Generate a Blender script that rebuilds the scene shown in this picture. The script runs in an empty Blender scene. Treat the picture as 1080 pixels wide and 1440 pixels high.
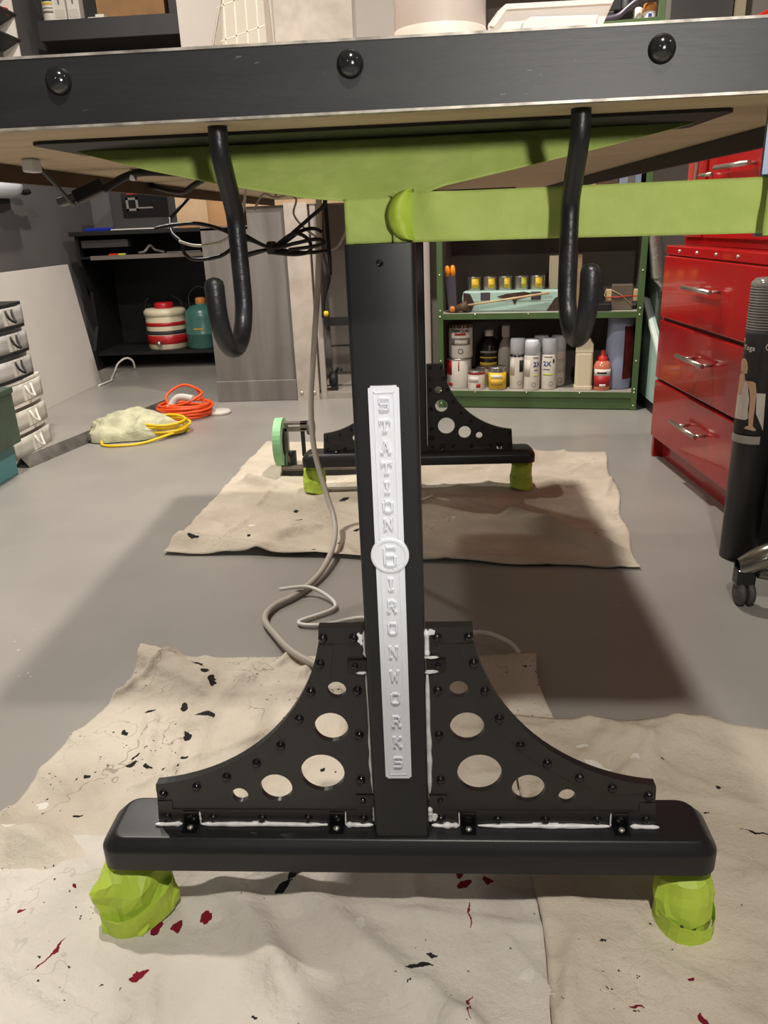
import bpy, bmesh, math, random
from mathutils import Vector, Matrix, noise
random.seed(7)
C = bpy.context.scene.collection
scene = bpy.context.scene
PI = math.pi

# ------------------------------------------------------------------ colour helper
def lin(c):
    o = []
    for v in c[:3]:
        v /= 255.0
        o.append(v / 12.92 if v <= 0.04045 else ((v + 0.055) / 1.055) ** 2.4)
    return (*o, 1.0)

# ------------------------------------------------------------------ camera
YAW, PITCH, ROLL = -0.0654, 0.3559, -0.0413
fwd = Vector((math.sin(YAW) * math.cos(PITCH), math.cos(YAW) * math.cos(PITCH), -math.sin(PITCH)))
rt = Vector((math.cos(YAW), -math.sin(YAW), 0))
up = rt.cross(fwd)
r2 = math.cos(ROLL) * rt + math.sin(ROLL) * up
u2 = -math.sin(ROLL) * rt + math.cos(ROLL) * up
cam = bpy.data.cameras.new('camera')
co = bpy.data.objects.new('camera', cam)
C.objects.link(co)
M4 = Matrix.Identity(4)
for i in range(3):
    M4[i][0], M4[i][1], M4[i][2] = r2[i], u2[i], -fwd[i]
M4.translation = Vector((0.0404, -0.6956, 0.78))
co.matrix_world = M4
cam.sensor_fit = 'HORIZONTAL'
cam.sensor_width = 36.0
cam.lens = 36.0 * 1100.0 / 1080.0
cam.clip_start = 0.01
scene.camera = co

# ------------------------------------------------------------------ world, lamps, exposure
w = bpy.data.worlds.new('room_air')
scene.world = w
w.use_nodes = True
w.node_tree.nodes['Background'].inputs[0].default_value = (0.9, 0.93, 1.0, 1)
w.node_tree.nodes['Background'].inputs[1].default_value = 0.02

def lamp(x, y, z, watts, size, col):
    l = bpy.data.lights.new('ceiling_lamp', 'AREA')
    l.shape = 'DISK'; l.size = size; l.energy = watts; l.color = col
    o = bpy.data.objects.new('ceiling_lamp', l)
    C.objects.link(o); o.location = (x, y, z)
    return o
WARM = (1.0, 0.935, 0.855)
COOL = (0.95, 0.97, 1.0)
lamp(0.20, -1.10, 2.40, 34, 0.09, WARM)     # over the front end of the desk
lamp(-1.00, 1.00, 2.40, 36, 0.09, WARM)     # left of the desk
lamp(0.18, 2.05, 2.40, 36, 0.09, WARM)      # in front of the shelving
lamp(-1.35, 2.75, 2.40, 20, 0.09, WARM)     # added by the computer alcove to brighten the left wall and board
lamp(2.00, -0.90, 2.40, 4, 0.09, WARM)     # right half
lamp(1.60, -5.60, 2.40, 14, 0.25, COOL)     # far end of the room, behind the camera
lamp(-1.30, -4.60, 2.40, 12, 0.25, COOL)
# added spot out of view, brightens the tape at the top of the leg
wl_ = bpy.data.lights.new('added_tape_spot', 'SPOT'); wl_.energy = 36; wl_.color = (1.0, 0.96, 0.90); wl_.shadow_soft_size = 0.05
wl_.spot_size = math.radians(38); wl_.spot_blend = 0.6
tape_spot = bpy.data.objects.new('added_tape_spot', wl_); C.objects.link(tape_spot)
tape_spot.location = (0.42, -1.35, 0.98)
tape_spot.rotation_euler = (Vector((0.0, 0.03, 0.80)) - Vector((0.42, -1.35, 0.98))).to_track_quat('-Z', 'Y').to_euler()
scene.view_settings.view_transform = 'Standard'
scene.view_settings.look = 'None'
scene.view_settings.exposure = 0.40
scene.view_settings.gamma = 1.0
scene.view_settings.use_curve_mapping = False

# ------------------------------------------------------------------ materials
def mat(name, rgb, rough=0.5, metal=0.0, var=0.0, vscale=12.0, bump=0.0, bscale=60.0, spec=0.5, rgb2=None, stretch=None, trans=0.0, coat=0.0):
    m = bpy.data.materials.new(name)
    m.use_nodes = True
    nt = m.node_tree
    b = nt.nodes['Principled BSDF']
    b.inputs['Base Color'].default_value = lin(rgb)
    b.inputs['Roughness'].default_value = rough
    b.inputs['Metallic'].default_value = metal
    b.inputs['Specular IOR Level'].default_value = spec
    b.inputs['Transmission Weight'].default_value = trans
    b.inputs['Coat Weight'].default_value = coat
    tc = nt.nodes.new('ShaderNodeTexCoord')
    src = tc.outputs['Object']
    if stretch:
        mp = nt.nodes.new('ShaderNodeMapping')
        mp.inputs['Scale'].default_value = stretch
        nt.links.new(src, mp.inputs['Vector']); src = mp.outputs['Vector']
    if var > 0 or rgb2:
        n = nt.nodes.new('ShaderNodeTexNoise')
        n.inputs['Scale'].default_value = vscale
        n.inputs['Detail'].default_value = 5
        nt.links.new(src, n.inputs['Vector'])
        r = nt.nodes.new('ShaderNodeValToRGB')
        c2 = rgb2 if rgb2 else tuple(v * (1 - var) for v in rgb)
        r.color_ramp.elements[0].position = 0.35
        r.color_ramp.elements[1].position = 0.68
        r.color_ramp.elements[0].color = lin(c2)
        r.color_ramp.elements[1].color = lin(rgb)
        nt.links.new(n.outputs['Fac'], r.inputs['Fac'])
        nt.links.new(r.outputs['Color'], b.inputs['Base Color'])
    if bump > 0:
        n2 = nt.nodes.new('ShaderNodeTexNoise')
        n2.inputs['Scale'].default_value = bscale
        n2.inputs['Detail'].default_value = 4
        nt.links.new(src, n2.inputs['Vector'])
        bp = nt.nodes.new('ShaderNodeBump')
        bp.inputs['Strength'].default_value = bump
        bp.inputs['Distance'].default_value = 0.004
        nt.links.new(n2.outputs['Fac'], bp.inputs['Height'])
        nt.links.new(bp.outputs['Normal'], b.inputs['Normal'])
    return m

def canvas(name, base, dark, black=(), red=(), white=(), big=0.0, sub=1.0):
    """drop-cloth canvas; the spots are paint drops with places of their own on the cloth (x, y, radius)."""
    m = mat(name, base, 0.95, 0, rgb2=dark, vscale=5.0, spec=0.15)
    nt = m.node_tree; b = nt.nodes['Principled BSDF']
    tc = [n for n in nt.nodes if n.type == 'TEX_COORD'][0]
    ramp = [n for n in nt.nodes if n.type == 'VALTORGB'][0]
    col = ramp.outputs['Color']
    wav = nt.nodes.new('ShaderNodeTexNoise'); wav.inputs['Scale'].default_value = 900; wav.inputs['Detail'].default_value = 1
    nt.links.new(tc.outputs['Object'], wav.inputs['Vector'])
    n3 = nt.nodes.new('ShaderNodeTexNoise'); n3.inputs['Scale'].default_value = 38; n3.inputs['Detail'].default_value = 8
    n3.inputs['Roughness'].default_value = 0.65
    nt.links.new(tc.outputs['Object'], n3.inputs['Vector'])
    hsum = nt.nodes.new('ShaderNodeMath'); hsum.operation = 'MULTIPLY_ADD'; hsum.inputs[1].default_value = 0.12
    nt.links.new(wav.outputs['Fac'], hsum.inputs[0]); nt.links.new(n3.outputs['Fac'], hsum.inputs[2])
    bp = nt.nodes.new('ShaderNodeBump'); bp.inputs['Strength'].default_value = 0.8; bp.inputs['Distance'].default_value = 0.009
    nt.links.new(hsum.outputs[0], bp.inputs['Height']); nt.links.new(bp.outputs['Normal'], b.inputs['Normal'])
    # distorted coordinate so that the drops are ragged
    nz = nt.nodes.new('ShaderNodeTexNoise'); nz.inputs['Scale'].default_value = 55; nz.inputs['Detail'].default_value = 3
    nt.links.new(tc.outputs['Object'], nz.inputs['Vector'])
    vm = nt.nodes.new('ShaderNodeVectorMath'); vm.operation = 'MULTIPLY_ADD'
    vm.inputs[1].default_value = (0.022, 0.022, 0.0)
    nt.links.new(nz.outputs['Color'], vm.inputs[0])
    flat = nt.nodes.new('ShaderNodeVectorMath'); flat.operation = 'MULTIPLY'; flat.inputs[1].default_value = (1, 1, 0)
    nt.links.new(tc.outputs['Object'], flat.inputs[0]); nt.links.new(flat.outputs[0], vm.inputs[2])
    def spots(lst, colr, col, k=1.0):
        fac = None
        for sp in lst:
            x, y, r = sp[:3]
            sx, sy = (sp[3], sp[4]) if len(sp) > 3 else (1, 1)
            ang = sp[5] if len(sp) > 5 else 0
            mp = nt.nodes.new('ShaderNodeMapping'); mp.vector_type = 'TEXTURE'
            mp.inputs['Location'].default_value = (x + 0.011, y + 0.011, 0)
            mp.inputs['Rotation'].default_value = (0, 0, ang)
            mp.inputs['Scale'].default_value = (k * r * sx, k * r * sy, 1)
            nt.links.new(vm.outputs[0], mp.inputs['Vector'])
            ln = nt.nodes.new('ShaderNodeVectorMath'); ln.operation = 'LENGTH'
            nt.links.new(mp.outputs[0], ln.inputs[0])
            lt = nt.nodes.new('ShaderNodeMath'); lt.operation = 'LESS_THAN'; lt.inputs[1].default_value = 1.0
            nt.links.new(ln.outputs['Value'], lt.inputs[0])
            if fac is None: fac = lt.outputs[0]
            else:
                mx = nt.nodes.new('ShaderNodeMath'); mx.operation = 'MAXIMUM'
                nt.links.new(fac, mx.inputs[0]); nt.links.new(lt.outputs[0], mx.inputs[1]); fac = mx.outputs[0]
        if fac is None: return col
        mix = nt.nodes.new('ShaderNodeMix'); mix.data_type = 'RGBA'
        nt.links.new(fac, mix.inputs['Factor']); nt.links.new(col, mix.inputs['A'])
        mix.inputs['B'].default_value = lin(colr)
        return spots_out(mix)
    def spots_out(mix): return mix.outputs['Result']
    # fine random specks of dark paint
    sp = nt.nodes.new('ShaderNodeTexNoise'); sp.inputs['Scale'].default_value = 120; sp.inputs['Detail'].default_value = 2
    nt.links.new(tc.outputs['Object'], sp.inputs['Vector'])
    big_n = nt.nodes.new('ShaderNodeTexNoise'); big_n.inputs['Scale'].default_value = 6
    nt.links.new(tc.outputs['Object'], big_n.inputs['Vector'])
    mul = nt.nodes.new('ShaderNodeMath'); mul.operation = 'MULTIPLY_ADD'; mul.inputs[1].default_value = 0.35
    nt.links.new(big_n.outputs['Fac'], mul.inputs[0]); nt.links.new(sp.outputs['Fac'], mul.inputs[2])
    gt = nt.nodes.new('ShaderNodeMath'); gt.operation = 'GREATER_THAN'; gt.inputs[1].default_value = 0.955 - big
    nt.links.new(mul.outputs[0], gt.inputs[0])
    mix = nt.nodes.new('ShaderNodeMix'); mix.data_type = 'RGBA'
    nt.links.new(gt.outputs[0], mix.inputs['Factor']); nt.links.new(col, mix.inputs['A'])
    mix.inputs['B'].default_value = lin((58, 54, 52)); col = mix.outputs['Result']
    # thin dirt lines left along old creases
    ln_ = nt.nodes.new('ShaderNodeTexNoise'); ln_.inputs['Scale'].default_value = 7; ln_.inputs['Detail'].default_value = 4
    nt.links.new(tc.outputs['Object'], ln_.inputs['Vector'])
    cmp_ = nt.nodes.new('ShaderNodeMath'); cmp_.operation = 'COMPARE'; cmp_.inputs[1].default_value = 0.5; cmp_.inputs[2].default_value = 0.0035
    nt.links.new(ln_.outputs['Fac'], cmp_.inputs[0])
    am = nt.nodes.new('ShaderNodeMath'); am.operation = 'MULTIPLY'
    nt.links.new(cmp_.outputs[0], am.inputs[0])
    pr_ = nt.nodes.new('ShaderNodeMapRange'); pr_.inputs['From Min'].default_value = 0.5 - big; pr_.inputs['From Max'].default_value = 0.62 - big; pr_.inputs['To Max'].default_value = min(0.5, 0.12 + big * 11)
    nt.links.new(big_n.outputs['Fac'], pr_.inputs['Value']); nt.links.new(pr_.outputs[0], am.inputs[1])
    mixl = nt.nodes.new('ShaderNodeMix'); mixl.data_type = 'RGBA'
    nt.links.new(am.outputs[0], mixl.inputs['Factor']); nt.links.new(col, mixl.inputs['A']); mixl.inputs['B'].default_value = lin((112, 100, 88)); col = mixl.outputs['Result']
    col = spots(black, (44, 41, 40), col, 0.62)
    col = spots(red, (122, 26, 44), col, 0.85)
    col = spots(white, (228, 224, 214), col)
    nt.links.new(col, b.inputs['Base Color'])
    return m

MT = {}
def m_(key, *a, **k):
    MT[key] = mat(key, *a, **k)
m_('floor_paint', (152, 148, 141), 0.34, rgb2=(138, 134, 128), vscale=2.2, bump=0.05, bscale=9)
m_('wall_dark', (108, 104, 103), 0.75, var=0.12, vscale=2.0)
m_('wall_pale', (176, 168, 160), 0.7, var=0.05, vscale=2.0)
m_('ceiling_paint', (150, 145, 138), 0.8)
m_('black_satin', (30, 30, 31), 0.36, spec=0.45)
m_('black_gusset', (37, 35, 34), 0.33, spec=0.5)
m_('black_gloss', (16, 16, 17), 0.12, spec=0.6)
m_('black_matte', (24, 24, 25), 0.6)
m_('column_black', (31, 32, 33), 0.42, spec=0.4)
m_('steel_black', (23, 23, 24), 0.46, metal=0.0, rgb2=(31, 30, 31), vscale=9, stretch=(1, 1, 7), bump=0.05, bscale=40)
m_('steel_worn', (190, 182, 170), 0.45, metal=0.5, rgb2=(120, 114, 106), vscale=60)
m_('chrome_dark', (92, 92, 94), 0.12, metal=0.9)
m_('ply', (203, 184, 152), 0.75, rgb2=(190, 168, 136), vscale=5, stretch=(1, 9, 1))
m_('ply_side', (96, 78, 60), 0.7, var=0.2, vscale=8)
m_('tape', (184, 202, 112), 0.7, rgb2=(170, 190, 98), vscale=30, bump=0.25, bscale=120, spec=0.25)
m_('tape_bright', (184, 208, 78), 0.5, rgb2=(172, 198, 66), vscale=25, spec=0.35)
m_('plastic_white', (218, 221, 228), 0.5)
m_('caulk', (244, 244, 242), 0.4, rgb2=(205, 205, 206), vscale=60)
m_('iron_hook', (30, 31, 33), 0.38, metal=0.1, bump=0.12, bscale=260, var=0.2, vscale=40)
m_('cable_beige', (176, 170, 158), 0.45)
m_('cable_white', (220, 216, 208), 0.4)
m_('cable_black', (18, 18, 18), 0.45)
m_('red_paint', (172, 20, 24), 0.2, var=0.10, vscale=3.5, coat=0.4)
m_('red_dark', (96, 12, 16), 0.35)
m_('brushed', (196, 190, 178), 0.28, metal=0.9)
m_('green_paint', (76, 102, 58), 0.42, var=0.12, vscale=7)
m_('shelf_inner', (158, 152, 144), 0.7, var=0.15, vscale=6)
m_('shelf_back', (112, 103, 95), 0.7, var=0.15, vscale=4)
m_('shelf_board', (172, 166, 156), 0.6, var=0.15, vscale=10)
m_('screw', (210, 206, 196), 0.25, metal=0.8)
m_('grey_wood', (128, 123, 118), 0.6, rgb2=(108, 103, 98), vscale=3, stretch=(6, 6, 0.5))
m_('steel_pale', (196, 186, 174), 0.5, rgb2=(176, 166, 154), vscale=14)
m_('panel_grey', (164, 155, 144), 0.6, var=0.06, vscale=3)
m_('melamine_black', (23, 22, 22), 0.5)
m_('tray_edge', (112, 102, 94), 0.5)
m_('board_white', (206, 200, 192), 0.55, var=0.04, vscale=3)
m_('cardboard', (168, 128, 84), 0.8, var=0.12, vscale=9)
m_('cardboard_pale', (190, 160, 126), 0.8, var=0.1, vscale=9)
m_('blue', (22, 44, 160), 0.35)
m_('clear_grey', (186, 184, 180), 0.3, var=0.12, vscale=9)
m_('drawer_white', (222, 217, 206), 0.4)
m_('drawer_shell', (208, 203, 192), 0.35, var=0.08, vscale=6)
m_('olive', (66, 84, 68), 0.5, var=0.15, vscale=12)
m_('teal', (70, 128, 132), 0.35)
m_('alu', (138, 134, 128), 0.38, metal=0.75, var=0.25, vscale=18)
m_('towel', (206, 204, 172), 0.95, var=0.14, vscale=25, bump=0.9, bscale=220, spec=0.1)
m_('cord_orange', (232, 82, 24), 0.45)
m_('cord_yellow', (226, 190, 22), 0.45)
m_('cream', (214, 202, 172), 0.4)
m_('jug_red', (176, 32, 36), 0.35)
m_('jug_teal', (62, 108, 100), 0.3)
m_('charcoal', (50, 48, 48), 0.6)
m_('tin', (176, 172, 164), 0.25, metal=0.85)
m_('label_white', (224, 218, 208), 0.5)
m_('label_red', (168, 30, 36), 0.5)
m_('label_yellow', (228, 190, 30), 0.5)
m_('label_green', (190, 196, 60), 0.5)
m_('ink', (34, 32, 32), 0.5)
m_('ink_blue', (34, 58, 138), 0.5)
m_('ink_grey', (120, 112, 106), 0.5)
m_('print_gold', (200, 160, 50), 0.5)
m_('bottle_dark', (30, 26, 22), 0.25)
m_('bottle_grey', (158, 152, 144), 0.35)
m_('cap_red', (206, 48, 30), 0.4)
m_('fluid_red', (206, 120, 96), 0.2)
m_('wrap_blue', (150, 160, 186), 0.22, var=0.08, vscale=14)
m_('wrap_red', (112, 22, 26), 0.22, var=0.5, vscale=16)
m_('mint', (170, 200, 186), 0.45, var=0.06, vscale=5)
m_('mint_pale', (204, 216, 206), 0.5)
m_('wood_pale', (214, 186, 140), 0.6, var=0.15, vscale=20)
m_('wood_brown', (88, 64, 42), 0.6, var=0.3, vscale=30)
m_('rust', (70, 48, 34), 0.8, var=0.3, vscale=20)
m_('orange_plastic', (238, 140, 28), 0.4)
m_('knife_grey', (86, 80, 92), 0.35, metal=0.4)
m_('block_brown', (104, 92, 78), 0.7, var=0.12, vscale=15)
m_('silver_foil', (196, 194, 186), 0.3, metal=0.9, bump=0.8, bscale=60)
m_('yoga_black', (44, 43, 43), 0.35, var=0.2, vscale=9)
m_('yoga_grey', (80, 78, 77), 0.4, var=0.25, vscale=14)
m_('skin_print', (198, 160, 132), 0.45)
m_('hair_print', (212, 190, 150), 0.45)
m_('cloth_print', (206, 196, 184), 0.45)
m_('alu_polished', (150, 146, 138), 0.2, metal=0.9)
m_('rubber', (74, 72, 68), 0.6)
m_('tape_mint', (146, 204, 150), 0.55)
m_('steel_tool', (150, 142, 132), 0.35, metal=0.6, var=0.2, vscale=14)
m_('tub', (226, 214, 206), 0.3, trans=0.35)
m_('tub_rim', (240, 226, 216), 0.35)
m_('acrylic', (236, 230, 220), 0.1, trans=0.85)
m_('paper', (206, 200, 188), 0.7)
m_('paper_line', (238, 234, 222), 0.7)
m_('tray_plastic', (226, 220, 214), 0.35)
m_('blue_steel', (140, 152, 170), 0.4, metal=0.4)
m_('ochre', (190, 120, 50), 0.5)

def flecks(key, colr, scale, thr, stretch, wide=None, amount=1.0):
    """wear marks and paint flecks over a material"""
    nt = MT[key].node_tree; b = nt.nodes['Principled BSDF']
    tc = [n for n in nt.nodes if n.type == 'TEX_COORD'][0]
    mp = nt.nodes.new('ShaderNodeMapping'); mp.inputs['Scale'].default_value = stretch
    nt.links.new(tc.outputs['Object'], mp.inputs['Vector'])
    n = nt.nodes.new('ShaderNodeTexNoise'); n.inputs['Scale'].default_value = scale; n.inputs['Detail'].default_value = 3
    nt.links.new(mp.outputs[0], n.inputs['Vector'])
    n2 = nt.nodes.new('ShaderNodeTexNoise'); n2.inputs['Scale'].default_value = wide or scale * 0.1; n2.inputs['Detail'].default_value = 2
    nt.links.new(tc.outputs['Object'], n2.inputs['Vector'])
    ad = nt.nodes.new('ShaderNodeMath'); ad.operation = 'MULTIPLY_ADD'; ad.inputs[1].default_value = 0.5
    nt.links.new(n2.outputs['Fac'], ad.inputs[0]); nt.links.new(n.outputs['Fac'], ad.inputs[2])
    r = nt.nodes.new('ShaderNodeMapRange'); r.inputs['From Min'].default_value = thr; r.inputs['From Max'].default_value = thr + 0.06
    r.inputs['To Max'].default_value = amount
    nt.links.new(ad.outputs[0], r.inputs['Value'])
    mix = nt.nodes.new('ShaderNodeMix'); mix.data_type = 'RGBA'
    src = b.inputs['Base Color'].links[0].from_socket
    nt.links.new(r.outputs[0], mix.inputs['Factor']); nt.links.new(src, mix.inputs['A']); mix.inputs['B'].default_value = lin(colr)
    nt.links.new(mix.outputs['Result'], b.inputs['Base Color'])
flecks('steel_black', (112, 110, 108), 90, 0.985, (1, 1, 4), 9, 0.5)
flecks('floor_paint', (206, 200, 190), 85, 1.02, (1, 1, 1), 3, 0.9)

# ------------------------------------------------------------------ mesh builder
W = {}                                   # world matrix of each parent
class MB:
    def __init__(s): s.bm = bmesh.new()
    def box(s, x0, x1, y0, y1, z0, z1, mi=0, M=None):
        vs = [s.bm.verts.new((x, y, z)) for x in (x0, x1) for y in (y0, y1) for z in (z0, z1)]
        for f in ((0, 1, 3, 2), (4, 6, 7, 5), (0, 4, 5, 1), (2, 3, 7, 6), (0, 2, 6, 4), (1, 5, 7, 3)):
            fc = s.bm.faces.new([vs[i] for i in f]); fc.material_index = mi
        if M is not None:
            for v in vs: v.co = M @ v.co
        return s
    def prism(s, poly, a, b, axis='y', mi=0):
        def P(u, v, d):
            return {'y': (u, d, v), 'z': (u, v, d), 'x': (d, u, v)}[axis]
        A = [s.bm.verts.new(P(u, v, a)) for u, v in poly]; B = [s.bm.verts.new(P(u, v, b)) for u, v in poly]
        n = len(poly)
        for f in (A[::-1], B):
            fc = s.bm.faces.new(f); fc.material_index = mi
        for i in range(n):
            fc = s.bm.faces.new([A[i], A[(i + 1) % n], B[(i + 1) % n], B[i]]); fc.material_index = mi
        return s
    def holed(s, outer, holes, a, b):
        """plate in the XZ plane with round holes, from y=a (front) to y=b"""
        loops = [outer] + holes
        edges = []
        for lp in loops:
            vs = [s.bm.verts.new((u, a, v)) for u, v in lp]
            for i in range(len(vs)): edges.append(s.bm.edges.new((vs[i], vs[(i + 1) % len(vs)])))
        r = bmesh.ops.triangle_fill(s.bm, use_beauty=True, use_dissolve=False, edges=edges)
        fs = [g for g in r['geom'] if isinstance(g, bmesh.types.BMFace)]
        ex = bmesh.ops.extrude_face_region(s.bm, geom=fs)
        bmesh.ops.translate(s.bm, vec=(0, b - a, 0), verts=[g for g in ex['geom'] if isinstance(g, bmesh.types.BMVert)])
        return s
    def lathe(s, prof, c=(0, 0, 0), seg=24, axis='z', mi=0, smooth=True, a0=0.0, a1=2 * PI):
        full = abs(a1 - a0 - 2 * PI) < 1e-6
        n = seg if full else seg + 1
        rings = []
        def P(r, h, t):
            x, y = r * math.cos(t), r * math.sin(t)
            p = {'z': (x, y, h), 'y': (x, h, y), 'x': (h, x, y)}[axis]
            return (p[0] + c[0], p[1] + c[1], p[2] + c[2])
        for r, h in prof:
            if r < 1e-7: rings.append([s.bm.verts.new(P(0, h, 0))] * n)
            else: rings.append([s.bm.verts.new(P(r, h, a0 + (a1 - a0) * i / seg)) for i in range(n)])
        for A, B in zip(rings, rings[1:]):
            for i in range(seg):
                j = (i + 1) % n
                q = []
                for v in (A[i], A[j], B[j], B[i]):
                    if v not in q: q.append(v)
                if len(q) > 2:
                    f = s.bm.faces.new(q); f.smooth = smooth; f.material_index = mi
        return s
    def tube(s, pts, r, seg=10, mi=0, smooth_path=0, taper=None, caps=True):
        pts = [Vector(p) for p in pts]
        if smooth_path: pts = spline(pts, smooth_path)
        t = (pts[1] - pts[0]).normalized()
        nrm = t.orthogonal().normalized()
        rings = []
        for i, p in enumerate(pts):
            tn = (pts[min(i + 1, len(pts) - 1)] - pts[max(i - 1, 0)]).normalized()
            nrm = (nrm - tn * nrm.dot(tn)).normalized()
            bn = tn.cross(nrm)
            rr = r if taper is None else taper(i / (len(pts) - 1)) * r
            rings.append([s.bm.verts.new(p + rr * (math.cos(2 * PI * k / seg) * nrm + math.sin(2 * PI * k / seg) * bn)) for k in range(seg)])
        for A, B in zip(rings, rings[1:]):
            for k in range(seg):
                f = s.bm.faces.new((A[k], A[(k + 1) % seg], B[(k + 1) % seg], B[k])); f.smooth = True; f.material_index = mi
        if caps:
            for R in (rings[0][::-1], rings[-1]):
                f = s.bm.faces.new(R); f.material_index = mi
        return s
    def grid(s, fn, nu, nv, mi=0, smooth=True, close_u=False):
        V = [[s.bm.verts.new(fn(i / (nu - 0.0 if close_u else nu - 1), j / (nv - 1))) for j in range(nv)] for i in range(nu)]
        for i in range(nu if close_u else nu - 1):
            for j in range(nv - 1):
                i2 = (i + 1) % nu
                f = s.bm.faces.new((V[i][j], V[i2][j], V[i2][j + 1], V[i][j + 1])); f.smooth = smooth; f.material_index = mi
        return s
    def build(s, name, mats, parent=None, local=False, bevel=0.0, segs=2, autosmooth=False, thick=0.0):
        bm = s.bm
        if bevel > 0:
            bmesh.ops.remove_doubles(bm, verts=bm.verts, dist=1e-6)
            bmesh.ops.recalc_face_normals(bm, faces=bm.faces)
            es = [e for e in bm.edges if len(e.link_faces) == 2 and e.calc_face_angle(0) > 0.6]
            bmesh.ops.bevel(bm, geom=es, offset=bevel, segments=segs, affect='EDGES', profile=0.5, clamp_overlap=True)
        bmesh.ops.recalc_face_normals(bm, faces=bm.faces)
        if parent is not None and not local:
            inv = W[parent.name].inverted()
            bmesh.ops.transform(bm, matrix=inv, verts=bm.verts)
        me = bpy.data.meshes.new(name)
        bm.to_mesh(me); bm.free()
        if autosmooth:
            for p in me.polygons: p.use_smooth = True
            me.set_sharp_from_angle(angle=0.7)
        if not isinstance(mats, (list, tuple)): mats = [mats]
        for k in mats: me.materials.append(MT[k] if isinstance(k, str) else k)
        o = bpy.data.objects.new(name, me)
        C.objects.link(o)
        if thick:
            sm = o.modifiers.new('thickness', 'SOLIDIFY'); sm.thickness = thick; sm.offset = 0
        if parent is not None:
            o.parent = parent
            W[o.name] = W[parent.name]
        else: W[o.name] = Matrix.Identity(4)
        return o

def spline(p, n):
    p = [Vector(q) for q in p]; out = []
    for i in range(len(p) - 1):
        a, b, c, d = p[max(i - 1, 0)], p[i], p[i + 1], p[min(i + 2, len(p) - 1)]
        for k in range(n):
            t = k / n
            out.append(0.5 * ((2 * b) + (c - a) * t + (2 * a - 5 * b + 4 * c - d) * t * t + (3 * b - a - 3 * c + d) * t ** 3))
    out.append(p[-1])
    return out

def tag(o, label=None, cat=None, group=None, kind=None):
    if label: o['label'] = label
    if cat: o['category'] = cat
    if group: o['group'] = group
    if kind: o['kind'] = kind
    return o
def thing(name, label, cat, loc=(0, 0, 0), rz=0.0, group=None):
    o = bpy.data.objects.new(name, None); C.objects.link(o)
    o.location = loc; o.rotation_euler = (0, 0, rz); o.empty_display_size = 0.05
    W[o.name] = Matrix.Translation(Vector(loc)) @ Matrix.Rotation(rz, 4, 'Z')
    return tag(o, label, cat, group)
def copy_part(o, parent, M=None):
    c = o.copy(); C.objects.link(c); c.parent = parent
    W[c.name] = W[parent.name]
    for ch in list(o.children): copy_part(ch, c)
    return c
def copy_tree(root, loc, rz, label, group=None):
    r = root.copy(); C.objects.link(r); r.location = loc; r.rotation_euler = (0, 0, rz); r['label'] = label
    W[r.name] = Matrix.Translation(Vector(loc)) @ Matrix.Rotation(rz, 4, 'Z')
    if group: r['group'] = group
    for ch in list(root.children): copy_part(ch, r)
    return r
def struct(o): o['kind'] = 'structure'; return o
def circ(cx, cy, r, n=28): return [(cx + r * math.cos(2 * PI * i / n), cy + r * math.sin(2 * PI * i / n)) for i in range(n)]
def rrect(x0, x1, y0, y1, r, n=5):
    out = []
    for cx, cy, a in ((x1 - r, y1 - r, 0), (x0 + r, y1 - r, PI / 2), (x0 + r, y0 + r, PI), (x1 - r, y0 + r, 1.5 * PI)):
        for k in range(n + 1):
            t = a + PI / 2 * k / n
            out.append((cx + r * math.cos(t), cy + r * math.sin(t)))
    return out
def text_bm(txt, size, extrude=0.0, bold=0.0):
    cu = bpy.data.curves.new('lettering', 'FONT'); cu.body = txt; cu.size = size; cu.extrude = extrude; cu.offset = bold
    cu.align_x = 'CENTER'; cu.resolution_u = 2
    o = bpy.data.objects.new('lettering', cu); C.objects.link(o)
    dg = bpy.context.evaluated_depsgraph_get()
    me = bpy.data.meshes.new_from_object(o.evaluated_get(dg))
    bm = bmesh.new(); bm.from_mesh(me)
    bpy.data.objects.remove(o); bpy.data.curves.remove(cu); bpy.data.meshes.remove(me)
    return bm
def text_on_cyl(txt, size, r, z, ang, name, mt, parent, bold=0.0):
    """flat lettering laid round a can of radius r, local coordinates"""
    mb = MB(); mb.bm.free(); mb.bm = text_bm(txt, size, 0, bold)
    for v in mb.bm.verts:
        t = ang + v.co.x / r
        v.co = Vector(((r + 0.0006) * math.cos(t), (r + 0.0006) * math.sin(t), z + v.co.y))
    return mb.build(name, mt, parent, local=True)

# ================================================================== ROOM
fl = MB(); fl.box(-2.05, 2.7, -7.0, 4.5, -0.05, 0.0); struct(fl.build('floor', 'floor_paint'))
ce = MB(); ce.box(-2.05, 2.7, -7.0, 4.5, 2.5, 2.55); struct(ce.build('ceiling', 'ceiling_paint'))
wl = MB(); wl.box(-2.15, -2.05, -7.0, 4.5, 0, 2.5); struct(wl.build('wall_left', 'wall_dark'))
wr = MB(); wr.box(2.7, 2.8, -7.0, 4.5, 0, 2.5); struct(wr.build('wall_right', 'wall_dark'))
wb = MB(); wb.box(-2.05, -1.12, 4.45, 4.55, 0, 2.5); struct(wb.build('wall_back', 'wall_dark'))
wp = MB(); wp.box(-1.12, 2.7, 3.55, 3.65, 0, 2.5); wp.box(-1.12, -1.02, 3.65, 4.45, 0, 2.5); struct(wp.build('wall_partition', 'wall_pale'))
wf = MB(); wf.box(-2.05, 2.7, -7.1, -7.0, 0, 2.5); struct(wf.build('wall_front', 'wall_dark'))
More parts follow.
